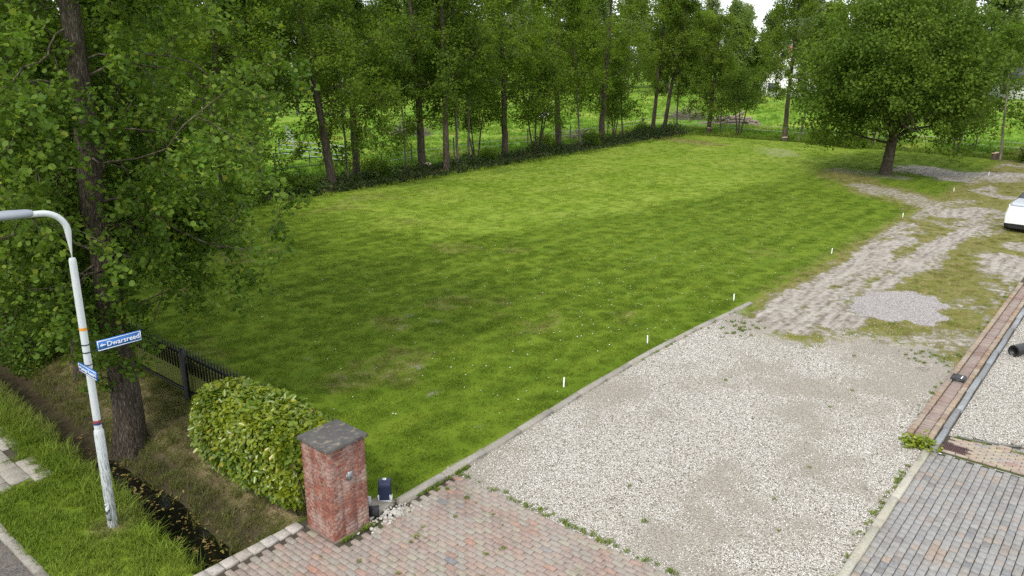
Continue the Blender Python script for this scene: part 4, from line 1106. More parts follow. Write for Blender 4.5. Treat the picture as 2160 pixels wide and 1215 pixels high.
# mid-distance trees on the meadow, left and centre
for i, (x, y, k, s, lb) in enumerate([(30, 62, 2, 0.8, 'bushy tree on the meadow seen between the left trunks'), (12, 50, 0, 0.75, 'broad tree on the meadow far behind the left alders'), (48, 70, 0, 0.8, 'broad meadow tree behind the middle of the row'),
                                     (-2, 40, 2, 0.85, 'bushy tree on the meadow at the extreme left'), (70, 62, 2, 0.72, 'bushy meadow tree behind the leaning pair'), (88, 14, 2, 0.75, 'bushy tree on the meadow behind the round tree'), (20, 75, 1, 0.8, 'pale meadow tree behind the gates'),
                                     (100, 40, 0, 0.7, 'broad tree on the meadow behind the house glimpse'), (102, 38.5, 2, 0.6, 'bushy tree partly hiding the white gabled house')]):
    plant_tree((farA, farB, farC)[k], (x, y, ground(x, y)-0.1), i*1.3, s, lb, 'trees on the meadow', 'meadow_tree')

# ---------------------------------------------------------------- laurel hedge
def hedge():
    P = Plant(81); rg = P.rg
    n = 13000
    u = rg.uniform(0, 1, n); v = rg.uniform(0, 1, n)
    X0, X1, Y0, Y1, Hh = -0.16, 0.92, 0.80, 3.72, 1.42
    side = rg.choice(4, n, p=[0.34, 0.30, 0.22, 0.14])
    pts = np.zeros((n, 3)); nr = np.zeros((n, 3))
    a = side == 0; pts[a] = np.stack([X0+0*u[a], Y0+(Y1-Y0)*u[a], 0.05+v[a]*Hh], -1); nr[a] = (-1, 0, 0.35)
    a = side == 1; pts[a] = np.stack([X0+(X1-X0)*v[a], Y0+(Y1-Y0)*u[a], Hh+0*u[a]], -1); nr[a] = (0, 0, 1)
    a = side == 2; pts[a] = np.stack([X0+(X1-X0)*u[a], Y0+0*u[a], 0.05+v[a]*Hh], -1); nr[a] = (0, -1, 0.35)
    a = side == 3; pts[a] = np.stack([X0+(X1-X0)*u[a], Y1+0*u[a], 0.05+v[a]*Hh], -1); nr[a] = (0, 1, 0.35)
    cx = np.array([(X0+X1)/2, (Y0+Y1)/2, 0.70])
    q = (pts-cx)/np.array([(X1-X0)/2+0.03, (Y1-Y0)/2+0.05, 0.74])
    pn = (np.abs(q)**3.6).sum(-1)**(1/3.6)
    pts = cx+(pts-cx)/pn[:, None]
    bul = 0.18*(fbm(pts[:, 1]*1.6, pts[:, 2]*1.6+pts[:, 0], 5)-0.45)
    pts += nr*bul[:, None]
    pts -= nr*np.abs(rg.normal(0, 0.07, (n, 1)))
    low = pts[:, 2] < 0.35
    pts[low, 0] += (0.35-pts[low, 2])*0.45
    gz_ = height(pts[:, 0], pts[:, 1])
    ok = pts[:, 2] > gz_+0.06
    pts, nr = pts[ok], nr[ok]; n = len(pts)
    T, Fq = LEAF['laurel']
    nn = unit(nr+rg.normal(0, 0.55, (n, 3))+[0, 0, 0.35]); t = unit(nr*0.7+rg.normal(0, 0.6, (n, 3))+[0, 0, 0.15]); t = unit(t-(t*nn).sum(-1, keepdims=True)*nn)
    s = np.cross(nn, t); sz = 0.116*rg.uniform(0.6, 1.15, (n, 1, 1))
    V = pts[:, None]+sz*(T[None, :, 0:1]*t[:, None]+T[None, :, 1:2]*s[:, None]*1.15+T[None, :, 2:3]*nn[:, None])
    F = (np.array(Fq)[None]+(np.arange(n)*6)[:, None, None]).reshape(-1, 4)
    top = np.clip((pts[:, 2]-0.5)/0.8, 0, 1)*0.0
    return np_mesh('foliage', V.reshape(-1, 3), F, M_leaf_laurel, {'rnd': np.repeat(rg.random(n), 6)}, smooth=True), P
hm, P = hedge()
he = tag(empty('laurel_hedge', (0, 0, 0)), 'clipped glossy yellow-green laurel hedge beside the brick pillar', 'hedge')
link('foliage', hm, he)
rg = np.random.default_rng(82)
for y in np.arange(1.0, 3.6, 0.3):
    for k in range(3):
        x = 0.4+rg.normal(0, 0.1); yy = y+rg.normal(0, 0.1)
        P.tube(P.path((x, yy, ground(x, yy)-0.05), (rg.normal(0, 0.3), rg.normal(0, 0.3), 1), 1.25, 6, 0.15, 0), 0.014, 0.006, 5)
link('stems', P.wood_mesh('stems', M_twig), he)

# ---------------------------------------------------------------- undergrowth along the ditches
def mass(name, n, fx, fy, fh, size, M, label, cat, seed, kind='spray'):
    rg = np.random.default_rng(seed)
    a, b = rg.random(n), rg.random(n)
    x = fx(a, b); y = fy(a, b)
    h = fh(x, y, a, b)*(0.35+0.9*fbm(x*0.9, y*0.9, seed))
    z = height(x, y)+h*rg.random(n)**0.6
    V, F, r = leaves(np.stack([x, y, z], -1), unit(rg.normal(0, 1, (n, 3))), size, rg, kind, 0.7)
    return tag(link(name, np_mesh(name, V, F, M, {'rnd': r}, smooth=True)), label, cat, kind='stuff')
mass('bramble', 34000, lambda a, b: 3+a*54, lambda a, b: 23.3+b*2.3+np.clip((a*54-27)*0.03, 0, 0.9), lambda x, y, a, b: (0.7+1.3*fbm(x*0.35, 0*x, 77)**2)*np.sin(np.clip(b, 0.02, 1)*math.pi)**0.7, 0.13, M_leaf_bramble, 'dark tangle of brambles along the ditch behind the lawn', 'brambles', 71)
mass('nettles', 12000, lambda a, b: 55.6-0.11*np.clip(14-(-4+a*28), 0, 30)+b*2.0, lambda a, b: -4+a*28, lambda x, y, a, b: 0.6*np.sin(np.clip(b, 0.02, 1)*math.pi)**0.7, 0.12, M_leaf_row, 'low green weeds along the far end of the lawn', 'weeds', 72)
mass('ground_ivy', 9000, lambda a, b: -0.3+b*1.2, lambda a, b: 11+a*12, lambda x, y, a, b: 0.10+0.75*ss(y, 12.0, 15), 0.085, M_leaf_near, 'leafy undergrowth beneath the alders on the bank', 'undergrowth', 73, 'round')
def shrub(seed, R, H, n, size, M, kind='spray'):
    P = Plant(seed); rg = P.rg
    for i in range(9):
        P.tube(P.path((rg.normal(0, R*0.1), rg.normal(0, R*0.1), -0.1), (rg.normal(0, 0.5), rg.normal(0, 0.5), 1), H*0.9, 6, 0.15, 0), 0.02, 0.006, 4)
    for i in range(n//20):
        u = unit(rg.normal(0, 1, 3)); u[2] = abs(u[2])
        p = u*np.array([R, R, H])*rg.uniform(0.4, 1)**0.5*(0.8+0.4*rg.random())
        P.lp.append(p+rg.normal(0, 0.13, (20, 3))); P.ld.append(np.repeat(u[None], 20, 0))
    return P.wood_mesh('stems', M_twig), P.leaf_mesh('foliage', M, size, kind, 0.6)
sh1 = shrub(75, 0.9, 1.4, 3000, 0.09, M_leaf_near, 'round'); sh2 = shrub(76, 1.2, 1.5, 2600, 0.13, M_leaf_row)
for i, (s, x, y, sc, lb) in enumerate([(sh1, 0.3, 11.6, 0.8, 'leafy shrub on the bank between the second and third alder'), (sh1, 0.7, 15.4, 1.2, 'dense shrub deep in the shade on the ditch bank'),
                              (sh2, 16.5, 24.5, 1.0, 'dark shrub at the foot of the leaning tree'), (sh2, 13.0, 24.2, 1.2, 'dark round shrub at the left end of the lawn'), (sh2, 10.0, 24.4, 1.3, 'shrub in the far left corner under the alder boughs'), (sh2, 53.5, -1.5, 0.8, 'low green bush at the right edge behind the yard'),
                              (sh2, 55.4, 12.6, 0.9, 'green bush behind the left flank of the round tree'), (sh2, 54.8, 10.2, 1.0, 'leafy bush hidden behind the round tree'),
                              (sh2, 22.0, 25.2, 0.75, 'low shrub between the gates and the stout trunk'), (sh2, 31.2, 25.2, 0.6, 'low shrub below the lone slim stem'), (sh2, 38.0, 26.0, 0.8, 'shrub between the many-stemmed clump and the straight trunk'), (sh2, 43.3, 25.6, 0.7, 'shrub left of the thickest trunk'), (sh2, 51.6, 26.2, 0.7, 'shrub left of the leaning pair of trunks')]):
    e = tag(empty('shrub', (x, y, ground(x, y)), i*1.1), lb, 'shrub', 'shrubs'); e.scale = (sc,)*3
    link('stems', s[0], e); link('foliage', s[1], e)
# ---------------------------------------------------------------- grass, stones and litter
def blade_mat(name, mul, transl=0.3):
    m, nt = new_mat(name)
    c = grass_group(nt, True)
    r = attr(nt, 'rnd')
    c = mixc(nt, 1.0, c, ramp(nt, r, [(0.0, [x*0.62 for x in mul]), (0.7, mul), (1.0, [x*1.4 for x in mul])]), 'MULTIPLY')
    a = principled(nt, c, 0.6, None, 0.2)
    t = node(nt, 'ShaderNodeBsdfTranslucent', {'Color': mixc(nt, 1.0, c, (1.2, 1.25, 0.8), 'MULTIPLY')}).outputs[0]
    out(nt, node(nt, 'ShaderNodeMixShader', {0: transl, 1: a, 2: t}).outputs[0])
    return m
M_blade = blade_mat('grass_blade', (1.12, 1.12, 1.05))

def tuft(name, n, R, h, w, mat, seed, lean=0.5):
    """a patch of bent blades"""
    rg = np.random.default_rng(seed)
    a = rg.uniform(0, 6.28, n); r = R*np.sqrt(rg.random(n))
    x, y = r*np.cos(a), r*np.sin(a)
    hh = h*rg.uniform(0.55, 1.15, n); az = rg.uniform(0, 6.28, n); ln = lean*rg.uniform(0.2, 1.2, n)
    dx, dy = np.cos(az), np.sin(az); ww = w*rg.uniform(0.7, 1.3, n)
    V = np.zeros((n, 6, 3))
    for k, (t, wd) in enumerate(((0, 1.0), (0.55, 0.85), (1.0, 0.15))):
        bx = x+dx*ln*hh*t**1.7; by = y+dy*ln*hh*t**1.7; bz = hh*t*(1-0.25*ln*t)-0.005
        V[:, 2*k] = np.stack([bx-dy*ww*wd/2, by+dx*ww*wd/2, bz], -1)
        V[:, 2*k+1] = np.stack([bx+dy*ww*wd/2, by-dx*ww*wd/2, bz], -1)
    F = (np.array([(0, 1, 3, 2), (2, 3, 5, 4)])[None]+(np.arange(n)*6)[:, None, None]).reshape(-1, 4)
    me = np_mesh(name, V.reshape(-1, 3), F, mat, {'rnd': np.repeat(rg.random(n), 6)}, smooth=True)
    return bpy.data.objects.new(name, me)

def scatter(name, P, scale, sources, label, cat, attrs=None, seed=1, tilt=0.0):
    rg = np.random.default_rng(seed); n = len(P)
    at = dict(attrs or {})
    at['sc'] = scale; at['pick'] = rg.integers(0, len(sources), n).astype(float)
    at['rot'] = np.stack([rg.normal(0, 1, n)*tilt, rg.normal(0, 1, n)*tilt, rg.uniform(0, 6.283, n)], -1)
    o = link(name, np_mesh(name, P, np.zeros((0, 4), int), None, at))
    ng = bpy.data.node_groups.new(name, 'GeometryNodeTree')
    ng.interface.new_socket('Geometry', in_out='INPUT', socket_type='NodeSocketGeometry')
    ng.interface.new_socket('Geometry', in_out='OUTPUT', socket_type='NodeSocketGeometry')
    gi_ = ng.nodes.new('NodeGroupInput'); go_ = ng.nodes.new('NodeGroupOutput')
    def named(nm, ty): 
        q = ng.nodes.new('GeometryNodeInputNamedAttribute'); q.data_type = ty; q.inputs['Name'].default_value = nm
        return q.outputs['Attribute']
    jn = ng.nodes.new('GeometryNodeJoinGeometry')
    for i, s in enumerate(sources):
        cmp_ = ng.nodes.new('FunctionNodeCompare'); cmp_.data_type = 'FLOAT'; cmp_.operation = 'EQUAL'
        ng.links.new(named('pick', 'FLOAT'), cmp_.inputs[0]); cmp_.inputs[1].default_value = i; cmp_.inputs['Epsilon'].default_value = 0.1
        oi_ = ng.nodes.new('GeometryNodeObjectInfo'); oi_.inputs['Object'].default_value = s
        ip = ng.nodes.new('GeometryNodeInstanceOnPoints')
        ng.links.new(gi_.outputs[0], ip.inputs['Points']); ng.links.new(cmp_.outputs[0], ip.inputs['Selection'])
        ng.links.new(oi_.outputs['Geometry'], ip.inputs['Instance'])
        e2r = ng.nodes.new('FunctionNodeEulerToRotation'); ng.links.new(named('rot', 'FLOAT_VECTOR'), e2r.inputs[0])
        ng.links.new(e2r.outputs[0], ip.inputs['Rotation'])
        ng.links.new(named('sc', 'FLOAT'), ip.inputs['Scale'])
        ng.links.new(ip.outputs[0], jn.inputs[0])
    ng.links.new(jn.outputs[0], go_.inputs[0])
    md = o.modifiers.new('scatter', 'NODES'); md.node_group = ng
    return tag(o, label, cat, kind='stuff')

def rand_in(n, x0, x1, y0, y1, seed):
    rg = np.random.default_rng(seed)
    return rg.uniform(x0, x1, n), rg.uniform(y0, y1, n)
def in_view(x, y, m=0.16):
    px, py, zc = project(x, y, 0*x)
    return (zc > 0) & (px > -m) & (px < 1+m) & (py > -m) & (py < 1+m)
def grass_on(name, regions, sources, label, cat, smin, smax, seed, keep=None, tilt=0.08):
    X, Y = [], []
    for k, (x0, x1, y0, y1, dens) in enumerate(regions):
        n = int((x1-x0)*(y1-y0)*dens); x, y = rand_in(n, x0, x1, y0, y1, seed+k); X.append(x); Y.append(y)
    x = np.concatenate(X); y = np.concatenate(Y)
    c = cover(x, y); rg = np.random.default_rng(seed+50)
    bare = np.maximum.reduce([c['dirt']*1.15, c['gravel'], c['chips']])
    ok = (rg.random(len(x)) > np.clip(bare*1.3, 0, 1)) & in_view(x, y)
    if keep is not None: ok &= keep(x, y, rg, c)
    x, y = x[ok], y[ok]; c = {k: v[ok] for k, v in c.items()}
    P = np.stack([x, y, height(x, y)], -1)
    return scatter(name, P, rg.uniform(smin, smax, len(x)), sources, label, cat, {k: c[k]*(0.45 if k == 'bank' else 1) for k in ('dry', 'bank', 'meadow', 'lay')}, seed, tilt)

T_lawn = [tuft('lawn_tuft', 70, 0.17, 0.045, 0.0075, M_blade, 101+i, 0.8) for i in range(3)]
T_verge = [tuft('verge_tuft', 46, 0.11, 0.085, 0.0075, M_blade, 111+i, 0.9) for i in range(3)]
T_long = [tuft('meadow_tuft', 40, 0.3, 0.30, 0.02, M_blade, 121+i, 0.9) for i in range(3)]
T_bank = [tuft('bank_tuft', 26, 0.12, 0.13, 0.006, M_blade, 131+i, 1.2) for i in range(3)]

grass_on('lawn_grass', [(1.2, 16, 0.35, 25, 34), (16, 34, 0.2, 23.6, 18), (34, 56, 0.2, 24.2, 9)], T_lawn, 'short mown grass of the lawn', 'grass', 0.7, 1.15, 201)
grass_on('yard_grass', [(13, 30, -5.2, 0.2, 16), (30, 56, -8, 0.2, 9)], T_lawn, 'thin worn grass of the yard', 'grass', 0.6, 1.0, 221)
grass_on('verge_grass', [(-2.84, -1.5, 0.95, 12, 150)], T_verge, 'lush grass of the roadside verge', 'grass', 0.6, 1.15, 231,
         keep=lambda x, y, rg, c: ~((x > -2.70) & (x < -1.96) & (y > 5.05) & (rg.random(len(x)) < 0.985)) & (np.hypot(x+1.82, y-2.8) > 0.14))
grass_on('bank_grass', [(-1.5, 1.05, 0.98, 12, 90)], T_bank, 'sparse dry grass on the ditch bank', 'grass', 0.5, 1.2, 241,
         keep=lambda x, y, rg, c: np.abs(x-ditch_axis(y)-0.02) > 0.24)
grass_on('ditch_edge_grass', [(-1.72, -1.2, 0.98, 12, 90)], T_bank, 'long grass hanging over the edge of the ditch', 'grass', 0.9, 1.8, 246,
         keep=lambda x, y, rg, c: (x-ditch_axis(y) < -0.38))
grass_on('meadow_grass', [(0, 62, 25.4, 34, 5), (57, 66, -10, 26, 5), (0, 66, 34, 60, 2.0), (66, 100, -20, 60, 1.1)], T_long, 'tall lush meadow grass behind the tree row', 'grass', 0.6, 1.2, 251)
grass_on('lawn_edge_grass', [(4, 56, 22.9, 25.2, 7)], T_long, 'taller grass where the lawn meets the brambles', 'grass', 0.45, 0.9, 261,
         keep=lambda x, y, rg, c: np.abs(y-23.1-np.clip((x-30)*0.03, 0, 0.9)) < 0.5)

# weeds in joints and along edges
rg = np.random.default_rng(301)
wx, wy = [], []
for n, fx, fy in ((45, lambda t: 1.6+t*1.2, lambda t: 0.02+0*t), (25, lambda t: 0.05+t*0.7, lambda t: -0.04+0*t), (60, lambda t: 2.47+0.12*rg.random(len(t)), lambda t: 0.05-t*4.5), (30, lambda t: 3+t*11, lambda t: 0.12+0.15*np.sin(t*3)),
                  (26, lambda t: 8.45+0.35*t, lambda t: -5.5+0.12*rg.normal(0, 1, len(t))), (24, lambda t: 9.17+0.05*t, lambda t: -5.95-t*1.3), (40, lambda t: 3+t*5.2, lambda t: -5.58+0.03*rg.normal(0, 1, len(t))),
                  (12, lambda t: 3+9.5*t, lambda t: rg.uniform(-5, 0, len(t))), (40, lambda t: 11.2+1.6*t, lambda t: rg.normal(-0.5, 0.35, len(t))), (30, lambda t: 12.6+0.8*t, lambda t: rg.normal(-4.6, 0.3, len(t))), (26, lambda t: -0.8+3*t, lambda t: rg.uniform(-2.2, 0.2, len(t))), (40, lambda t: 9+t*12, lambda t: -5.2+0.06*rg.normal(0, 1, len(t)))):
    t = rg.random(n); wx.append(fx(t)); wy.append(fy(t))
wx = np.concatenate(wx); wy = np.concatenate(wy); nW = len(wx)
T_weed = [tuft('weed', 26, 0.045, 0.05, 0.008, M_blade, 141+i, 1.1) for i in range(2)]
scatter('paving_weeds', np.stack([wx, wy, 0.012+0*wx], -1), rg.uniform(0.4, 1.25, nW), T_weed, 'small weeds growing in joints and along kerbs', 'weeds',
        {'dry': rg.uniform(0, 0.7, nW), 'bank': 0*wx, 'meadow': 0*wx+0.3, 'lay': 0*wx}, 302)
P_ = Plant(303)
for k in range(60):
    q = P_.rg.normal(0, 1, 3)*[0.10, 0.14, 0.05]+[8.42, -5.50, 0.08]
    P_.lp.append(q[None]+P_.rg.normal(0, 0.03, (8, 3))); P_.ld.append(P_.rg.normal(0, 1, (8, 3)))
tag(link('broadleaf_weed', P_.leaf_mesh('broadleaf_weed', M_leaf_laurel, 0.055, 'round', 0.9)), 'leafy green weed at the end of the brick strip beside the drain', 'weed', kind='stuff')

# white stones lying on the gravel
def stone_obj(name, mat, seed):
    rg = np.random.default_rng(seed); q = MB().cbox(-1, 1, -0.75, 0.75, -0.5, 0.5, 0.4)
    me = np_mesh(name, q.V[0]+rg.normal(0, 0.14, (12, 3)), np.vstack(q.F), mat)
    return bpy.data.objects.new(name, me)
def stone_mat(name, stops):
    m, nt = new_mat(name)
    r = node(nt, 'ShaderNodeObjectInfo').outputs['Random']
    out(nt, principled(nt, ramp(nt, r, stops), 0.8, None, 0.25)); return m
M_stone = stone_mat('white_stone', [(0.0, (0.13, 0.115, 0.09)), (0.14, (0.30, 0.275, 0.23)), (0.3, (0.52, 0.495, 0.45)), (0.6, (0.64, 0.62, 0.585)), (1.0, (0.75, 0.74, 0.71))])
M_chip = stone_mat('grey_chip', [(0.0, (0.20, 0.18, 0.172)), (0.5, (0.32, 0.298, 0.288)), (1.0, (0.43, 0.405, 0.39))])
S_white = [stone_obj('white_stone', M_stone, 1+i) for i in range(3)]; S_chip = [stone_obj('chip', M_chip, 5+i) for i in range(2)]
x1, y1 = rand_in(95000, 2.46, 15.5, -5.6, 0.3, 311); x2, y2 = rand_in(24000, 8.6, 18, -9.5, -5.84, 312)
x = np.concatenate([x1, x2]); y = np.concatenate([y1, y2]); c = cover(x, y); rg = np.random.default_rng(313)
patch = fbm(x*0.8, y*0.8, 314)
ok = (rg.random(len(x)) < c['gravel']*np.clip(1.15-1.15*c['soil'], 0.06, 1)*np.clip(1.6-1.5*patch, 0.2, 1)) & in_view(x, y)
ok &= ~((y < -5.84) & (x < 9.26+0.35*np.maximum(0, -6.2-y)+0.55*np.maximum(0, -6.8-y)))
ok &= y < np.interp(x, kx, ky)-0.06
x, y = x[ok], y[ok]
lift = np.where(y < -5.8, 0.03, 0.006)
scatter('gravel_stones', np.stack([x, y, height(x, y)+lift], -1), rg.uniform(0.004, 0.0088, len(x)), S_white, 'loose white gravel stones', 'gravel', None, 315, 0.5)
x, y = rand_in(16000, 14.5, 19, -4.8, -1.4, 316); c = cover(x, y); ok = rg.random(len(x)) < c['chips']; x, y = x[ok], y[ok]
dome = 0.10*ss(1-np.hypot((x-16.7)/1.9, (y+3.1)/1.3), 0, 0.7)
scatter('stone_chippings', np.stack([x, y, height(x, y)+0.004], -1), rg.uniform(0.006, 0.012, len(x)), S_chip, 'flat spread heap of grey pink stone chippings', 'chippings', None, 317, 0.5)

# daisies
M_daisy = plain('daisy_white', (0.80, 0.80, 0.76), 0.7, 0.05)
rg = np.random.default_rng(321); pts = []
for cx, cy, n, r in ((10, 2.2, 34, 1.6), (6, 2.0, 22, 1.3), (13, 3.2, 40, 2.0), (17, 3.5, 45, 2.2), (22, 4.5, 45, 2.5), (28, 5.2, 40, 2.2), (34, 8, 40, 2.5), (45, 13, 60, 2.6), (38, 17, 40, 2.2), (50, 16, 60, 1.5), (30, 20.5, 60, 1.2), (29, 22, 35, 0.8), (17.5, 21, 40, 0.8), (42, 20, 30, 1.5), (4, 4, 14, 1.5), (12, 6, 40, 3)):
    pts += [(rg.normal(cx, r), rg.normal(cy, r*0.8)) for _ in range(n)]
pts += [(rg.uniform(2, 48), rg.uniform(0.6, 22)) for _ in range(260)]
b = MB()
for x, y in pts:
    if y < 0.45 or x < 1.4: continue
    s = rg.uniform(0.008, 0.016); z = ground(x, y)+rg.uniform(0.035, 0.055)
    a = rg.uniform(0, 6.28); q = []
    for k in range(8): q.append((x+s*math.cos(a+k*math.pi/4), y+s*math.sin(a+k*math.pi/4), z+0.004*(k % 2)))
    b.add(q, [(0, 1, 2, 3), (0, 3, 4, 7), (4, 5, 6, 7)])
tag(b.build('daisies', M_daisy), 'scattered white daisies in the lawn', 'daisies', kind='stuff')

# ditch water and fallen leaves
M_water, nt = new_mat('ditch_water')
out(nt, principled(nt, (0.006, 0.0055, 0.004), 0.06, bump(nt, noise(nt, 14, position(nt), 2), 0.004, 0.25), 0.5))
ys = np.linspace(0.88, 6.0, 40)
V = []; 
for y in ys: V += [(float(ditch_axis(y))-0.6, y, -0.575), (float(ditch_axis(y))+0.8, y, -0.575)]
tag(link('ditch_water', np_mesh('ditch_water', V, [(2*i, 2*i+1, 2*i+3, 2*i+2) for i in range(39)], M_water)), 'still black water at the bottom of the roadside ditch', 'water', kind='structure')
M_dead = leaf_mat('fallen_leaf', (0.16, 0.085, 0.03), (0.45, 0.36, 0.12), 0.2, 0.7, 0.2, odd=(0.30, 0.32, 0.06))
rg = np.random.default_rng(331); n = 420
y = 0.95+rg.random(n)**1.3*6.5; x = ditch_axis(y)+rg.normal(0.12, 0.3, n); x = np.clip(x, -1.7, 1.0)
z = np.maximum(height(x, y), -0.575)+0.012
V, F, r = leaves(np.stack([x, y, z], -1), unit(rg.normal(0, 1, (n, 3))*[1, 1, 0.1]), 0.075, rg, 'laurel', 3.0)
tag(link('fallen_leaves', np_mesh('fallen_leaves', V, F, M_dead, {'rnd': r})), 'fallen yellow and brown leaves in the ditch', 'leaves', kind='stuff')
P_ = Plant(333)
for k in range(170):
    yy = P_.rg.uniform(1, 11); xx = float(ditch_axis(yy))+P_.rg.uniform(-0.1, 1.6)
    P_.tube(P_.path((xx, yy, ground(xx, yy)+0.02), (*P_.rg.normal(0, 1, 2), 0.05), P_.rg.uniform(0.12, 0.5), 3, 0.2, 0), 0.006, 0.003, 4)
tag(link('fallen_twigs', P_.wood_mesh('fallen_twigs', M_twig)), 'dead twigs lying on the ditch bank', 'twigs', kind='stuff')

# ---------------------------------------------------------------- meadow furniture
M_galv = plain('galvanised_steel', (0.42, 0.44, 0.45), 0.45, 0.12, 10, 0.5, 0.7)
M_dgreen = plain('dark_green_steel', (0.015, 0.045, 0.035), 0.5, 0.2, 10)
M_post = plain('weathered_post', (0.10, 0.085, 0.068), 0.9, 0.3, 12)
M_rope = plain('white_tape', (0.62, 0.62, 0.58), 0.7)
def gate(label, p0, p1, h, mat, bars):
    d = np.array(p1)-np.array(p0); L = float(np.hypot(*d)); g = tag(empty('field_gate', (p0[0], p0[1], ground(*p0)), math.atan2(d[1], d[0])), label, 'gate', 'field gates')
    for x in (0, L): MB().tube([(x, 0, 0.0), (x, 0, h)], 0.04, 8).build('post', mat, g)
    for k in range(bars): 
        z = 0.3+(h-0.35)*k/(bars-1)
        MB().tube([(0, 0, z), (L, 0, z)], 0.026, 6).build('bar', mat, g)
    MB().tube([(L*0.5, 0, 0.3), (L*0.5, 0, h-0.05)], 0.022, 6).build('upright', mat, g)
gate('dark green tubular field gate beside the leaning tree', (23.9, 30.6), (19.4, 31.0), 1.25, M_dgreen, 3)
gate('galvanised field gate standing open behind the dark green one', (24.6, 31.2), (24.0, 37.5), 1.2, M_galv, 4)
gate('galvanised field gate farther back on the meadow', (27.5, 41), (30.0, 45.5), 1.25, M_galv, 4)
posts = [(24.97, 28.2, 0.9), (27.5, 28.3, 1.25), (31.4, 28.4, 1.3), (39.4, 28.6, 1.3), (45, 28.8, 1.2), (51, 29.2, 1.2), (58.3, 30.2, 1.2), (60.2, 24.4, 1.2), (58.9, 17.0, 1.2), (59.2, 9.5, 1.2), (58.3, 2.7, 1.25), (57.5, -4, 1.2)]
pm = MB().tube([(0, 0, -0.2), (0, 0, 1.0), (0, 0, 1.03)], [0.045, 0.042, 0.03], 8).mesh('fence_post', M_post)
names = ['short post right of the field gates', 'dark post between the leaning tree and the stout trunk', 'dark post behind the slim upright trunks', 'post behind the many-stemmed clump', 'post behind the thickest trunk', 'post left of the leaning pair', 'post beside the back corner brush pile',
         'post left of the log pile', 'post beside the tall pale trunk', 'post behind the round tree', 'post right of the stump clump', 'post at the right edge of the meadow']
for (x, y, h), nm in zip(posts, names):
    tag(link('fence_post', pm, None, (x, y, ground(x, y)), (0.03*math.sin(x), 0.03*math.cos(y), 0), (1, 1, h)), 'meadow fence '+nm, 'post', 'posts of the meadow fence')
for z, nm in ((0.75, 'upper'), (0.42, 'lower')):
    pts = [(x, y, ground(x, y)+z+0.02*math.sin(x)) for x, y, h in posts]
    tag(MB().tube(pts, 0.011, 4).build('fence_tape', M_rope), nm+' white fence tape strung along the meadow posts', 'fence tape')

def pile(name, label, loc, R, H, n, rad, L, mat, seed):
    rg = np.random.default_rng(seed); P = Plant(seed); e = tag(empty(name, (loc[0], loc[1], ground(*loc)), rg.uniform(0, 3)), label, 'wood pile')
    if name == 'log_pile':
        lm = MB().tube([(-0.5, 0, 0), (0.5, 0, 0)], 1.0, 8).mesh('log', mat)
        for k in range(n):
            r = R*math.sqrt(rg.random()); a = rg.uniform(0, 6.28)
            s = rg.uniform(0.6, 1.3)
            link('log', lm, e, (r*math.cos(a), 0.6*r*math.sin(a), 0.08+H*(1-r/R)*rg.random()), (rg.normal(0, 0.2), rg.normal(0, 0.2), rg.uniform(0, 3.1)), (L*s, rad*s, rad*s))
    else:
        for k in range(n):
            r = R*math.sqrt(rg.random()); a = rg.uniform(0, 6.28); q = (r*math.cos(a), 0.7*r*math.sin(a), H*(1-r/R)*rg.random())
            P.tube(P.path(q, unit(np.array([*rg.normal(0, 1, 2), rg.normal(0.1, 0.3)])), L*rg.uniform(0.5, 1.3), 4, 0.2, -0.03), rad, rad*0.4, 4)
        link('sticks', P.wood_mesh('sticks', mat), e)
M_log = bark_mat('cut_log', (0.25, 0.21, 0.16), (0.45, 0.40, 0.33), 5, 0.0, 0.01)
M_brush = bark_mat('brushwood', (0.17, 0.145, 0.12), (0.30, 0.265, 0.23), 5, 0.0, 0.005)
pile('log_pile', 'heap of cut logs on the meadow behind the slim stems', (68, 25.6), 2.6, 1.0, 70, 0.10, 1.5, M_log, 401)
pile('brush_pile', 'grey brushwood heap on the meadow near the back corner', (71, 32.5), 2.8, 1.3, 240, 0.03, 1.8, M_brush, 402)
pile('brush_pile', 'low brown brushwood heap behind the thick trunk of the row', (47.5, 29.5), 1.8, 0.8, 160, 0.022, 1.3, M_brush, 403)
pile('brush_pile', 'small brushwood heap left of the slim upright trunks', (40, 42), 2.4, 1.1, 180, 0.025, 1.5, M_brush, 404)
tr_ = tag(empty('water_trough', (60.5, 43.5, ground(60.5, 43.5)), 0.6), 'white tub lying on the meadow behind the many-stemmed clump', 'trough')
M_tub = plain('white_tub', (0.72, 0.75, 0.80), 0.4, 0.08)
b = MB(); b.box(-1.4, 1.4, -0.5, -0.44, 0.1, 0.6); b.box(-1.4, 1.4, 0.44, 0.5, 0.1, 0.6); b.box(-1.4, -1.34, -0.439, 0.439, 0.1, 0.6); b.box(1.34, 1.4, -0.439, 0.439, 0.1, 0.6)
b.build('side_walls', M_tub, tr_); MB().box(-1.33, 1.33, -0.43, 0.43, 0.1, 0.5).build('tub_floor', M_tub, tr_)
for x in (-1.2, 1.2): MB().box(x-0.06, x+0.06, -0.4, 0.4, -0.05, 0.099).build('foot', M_post, tr_)

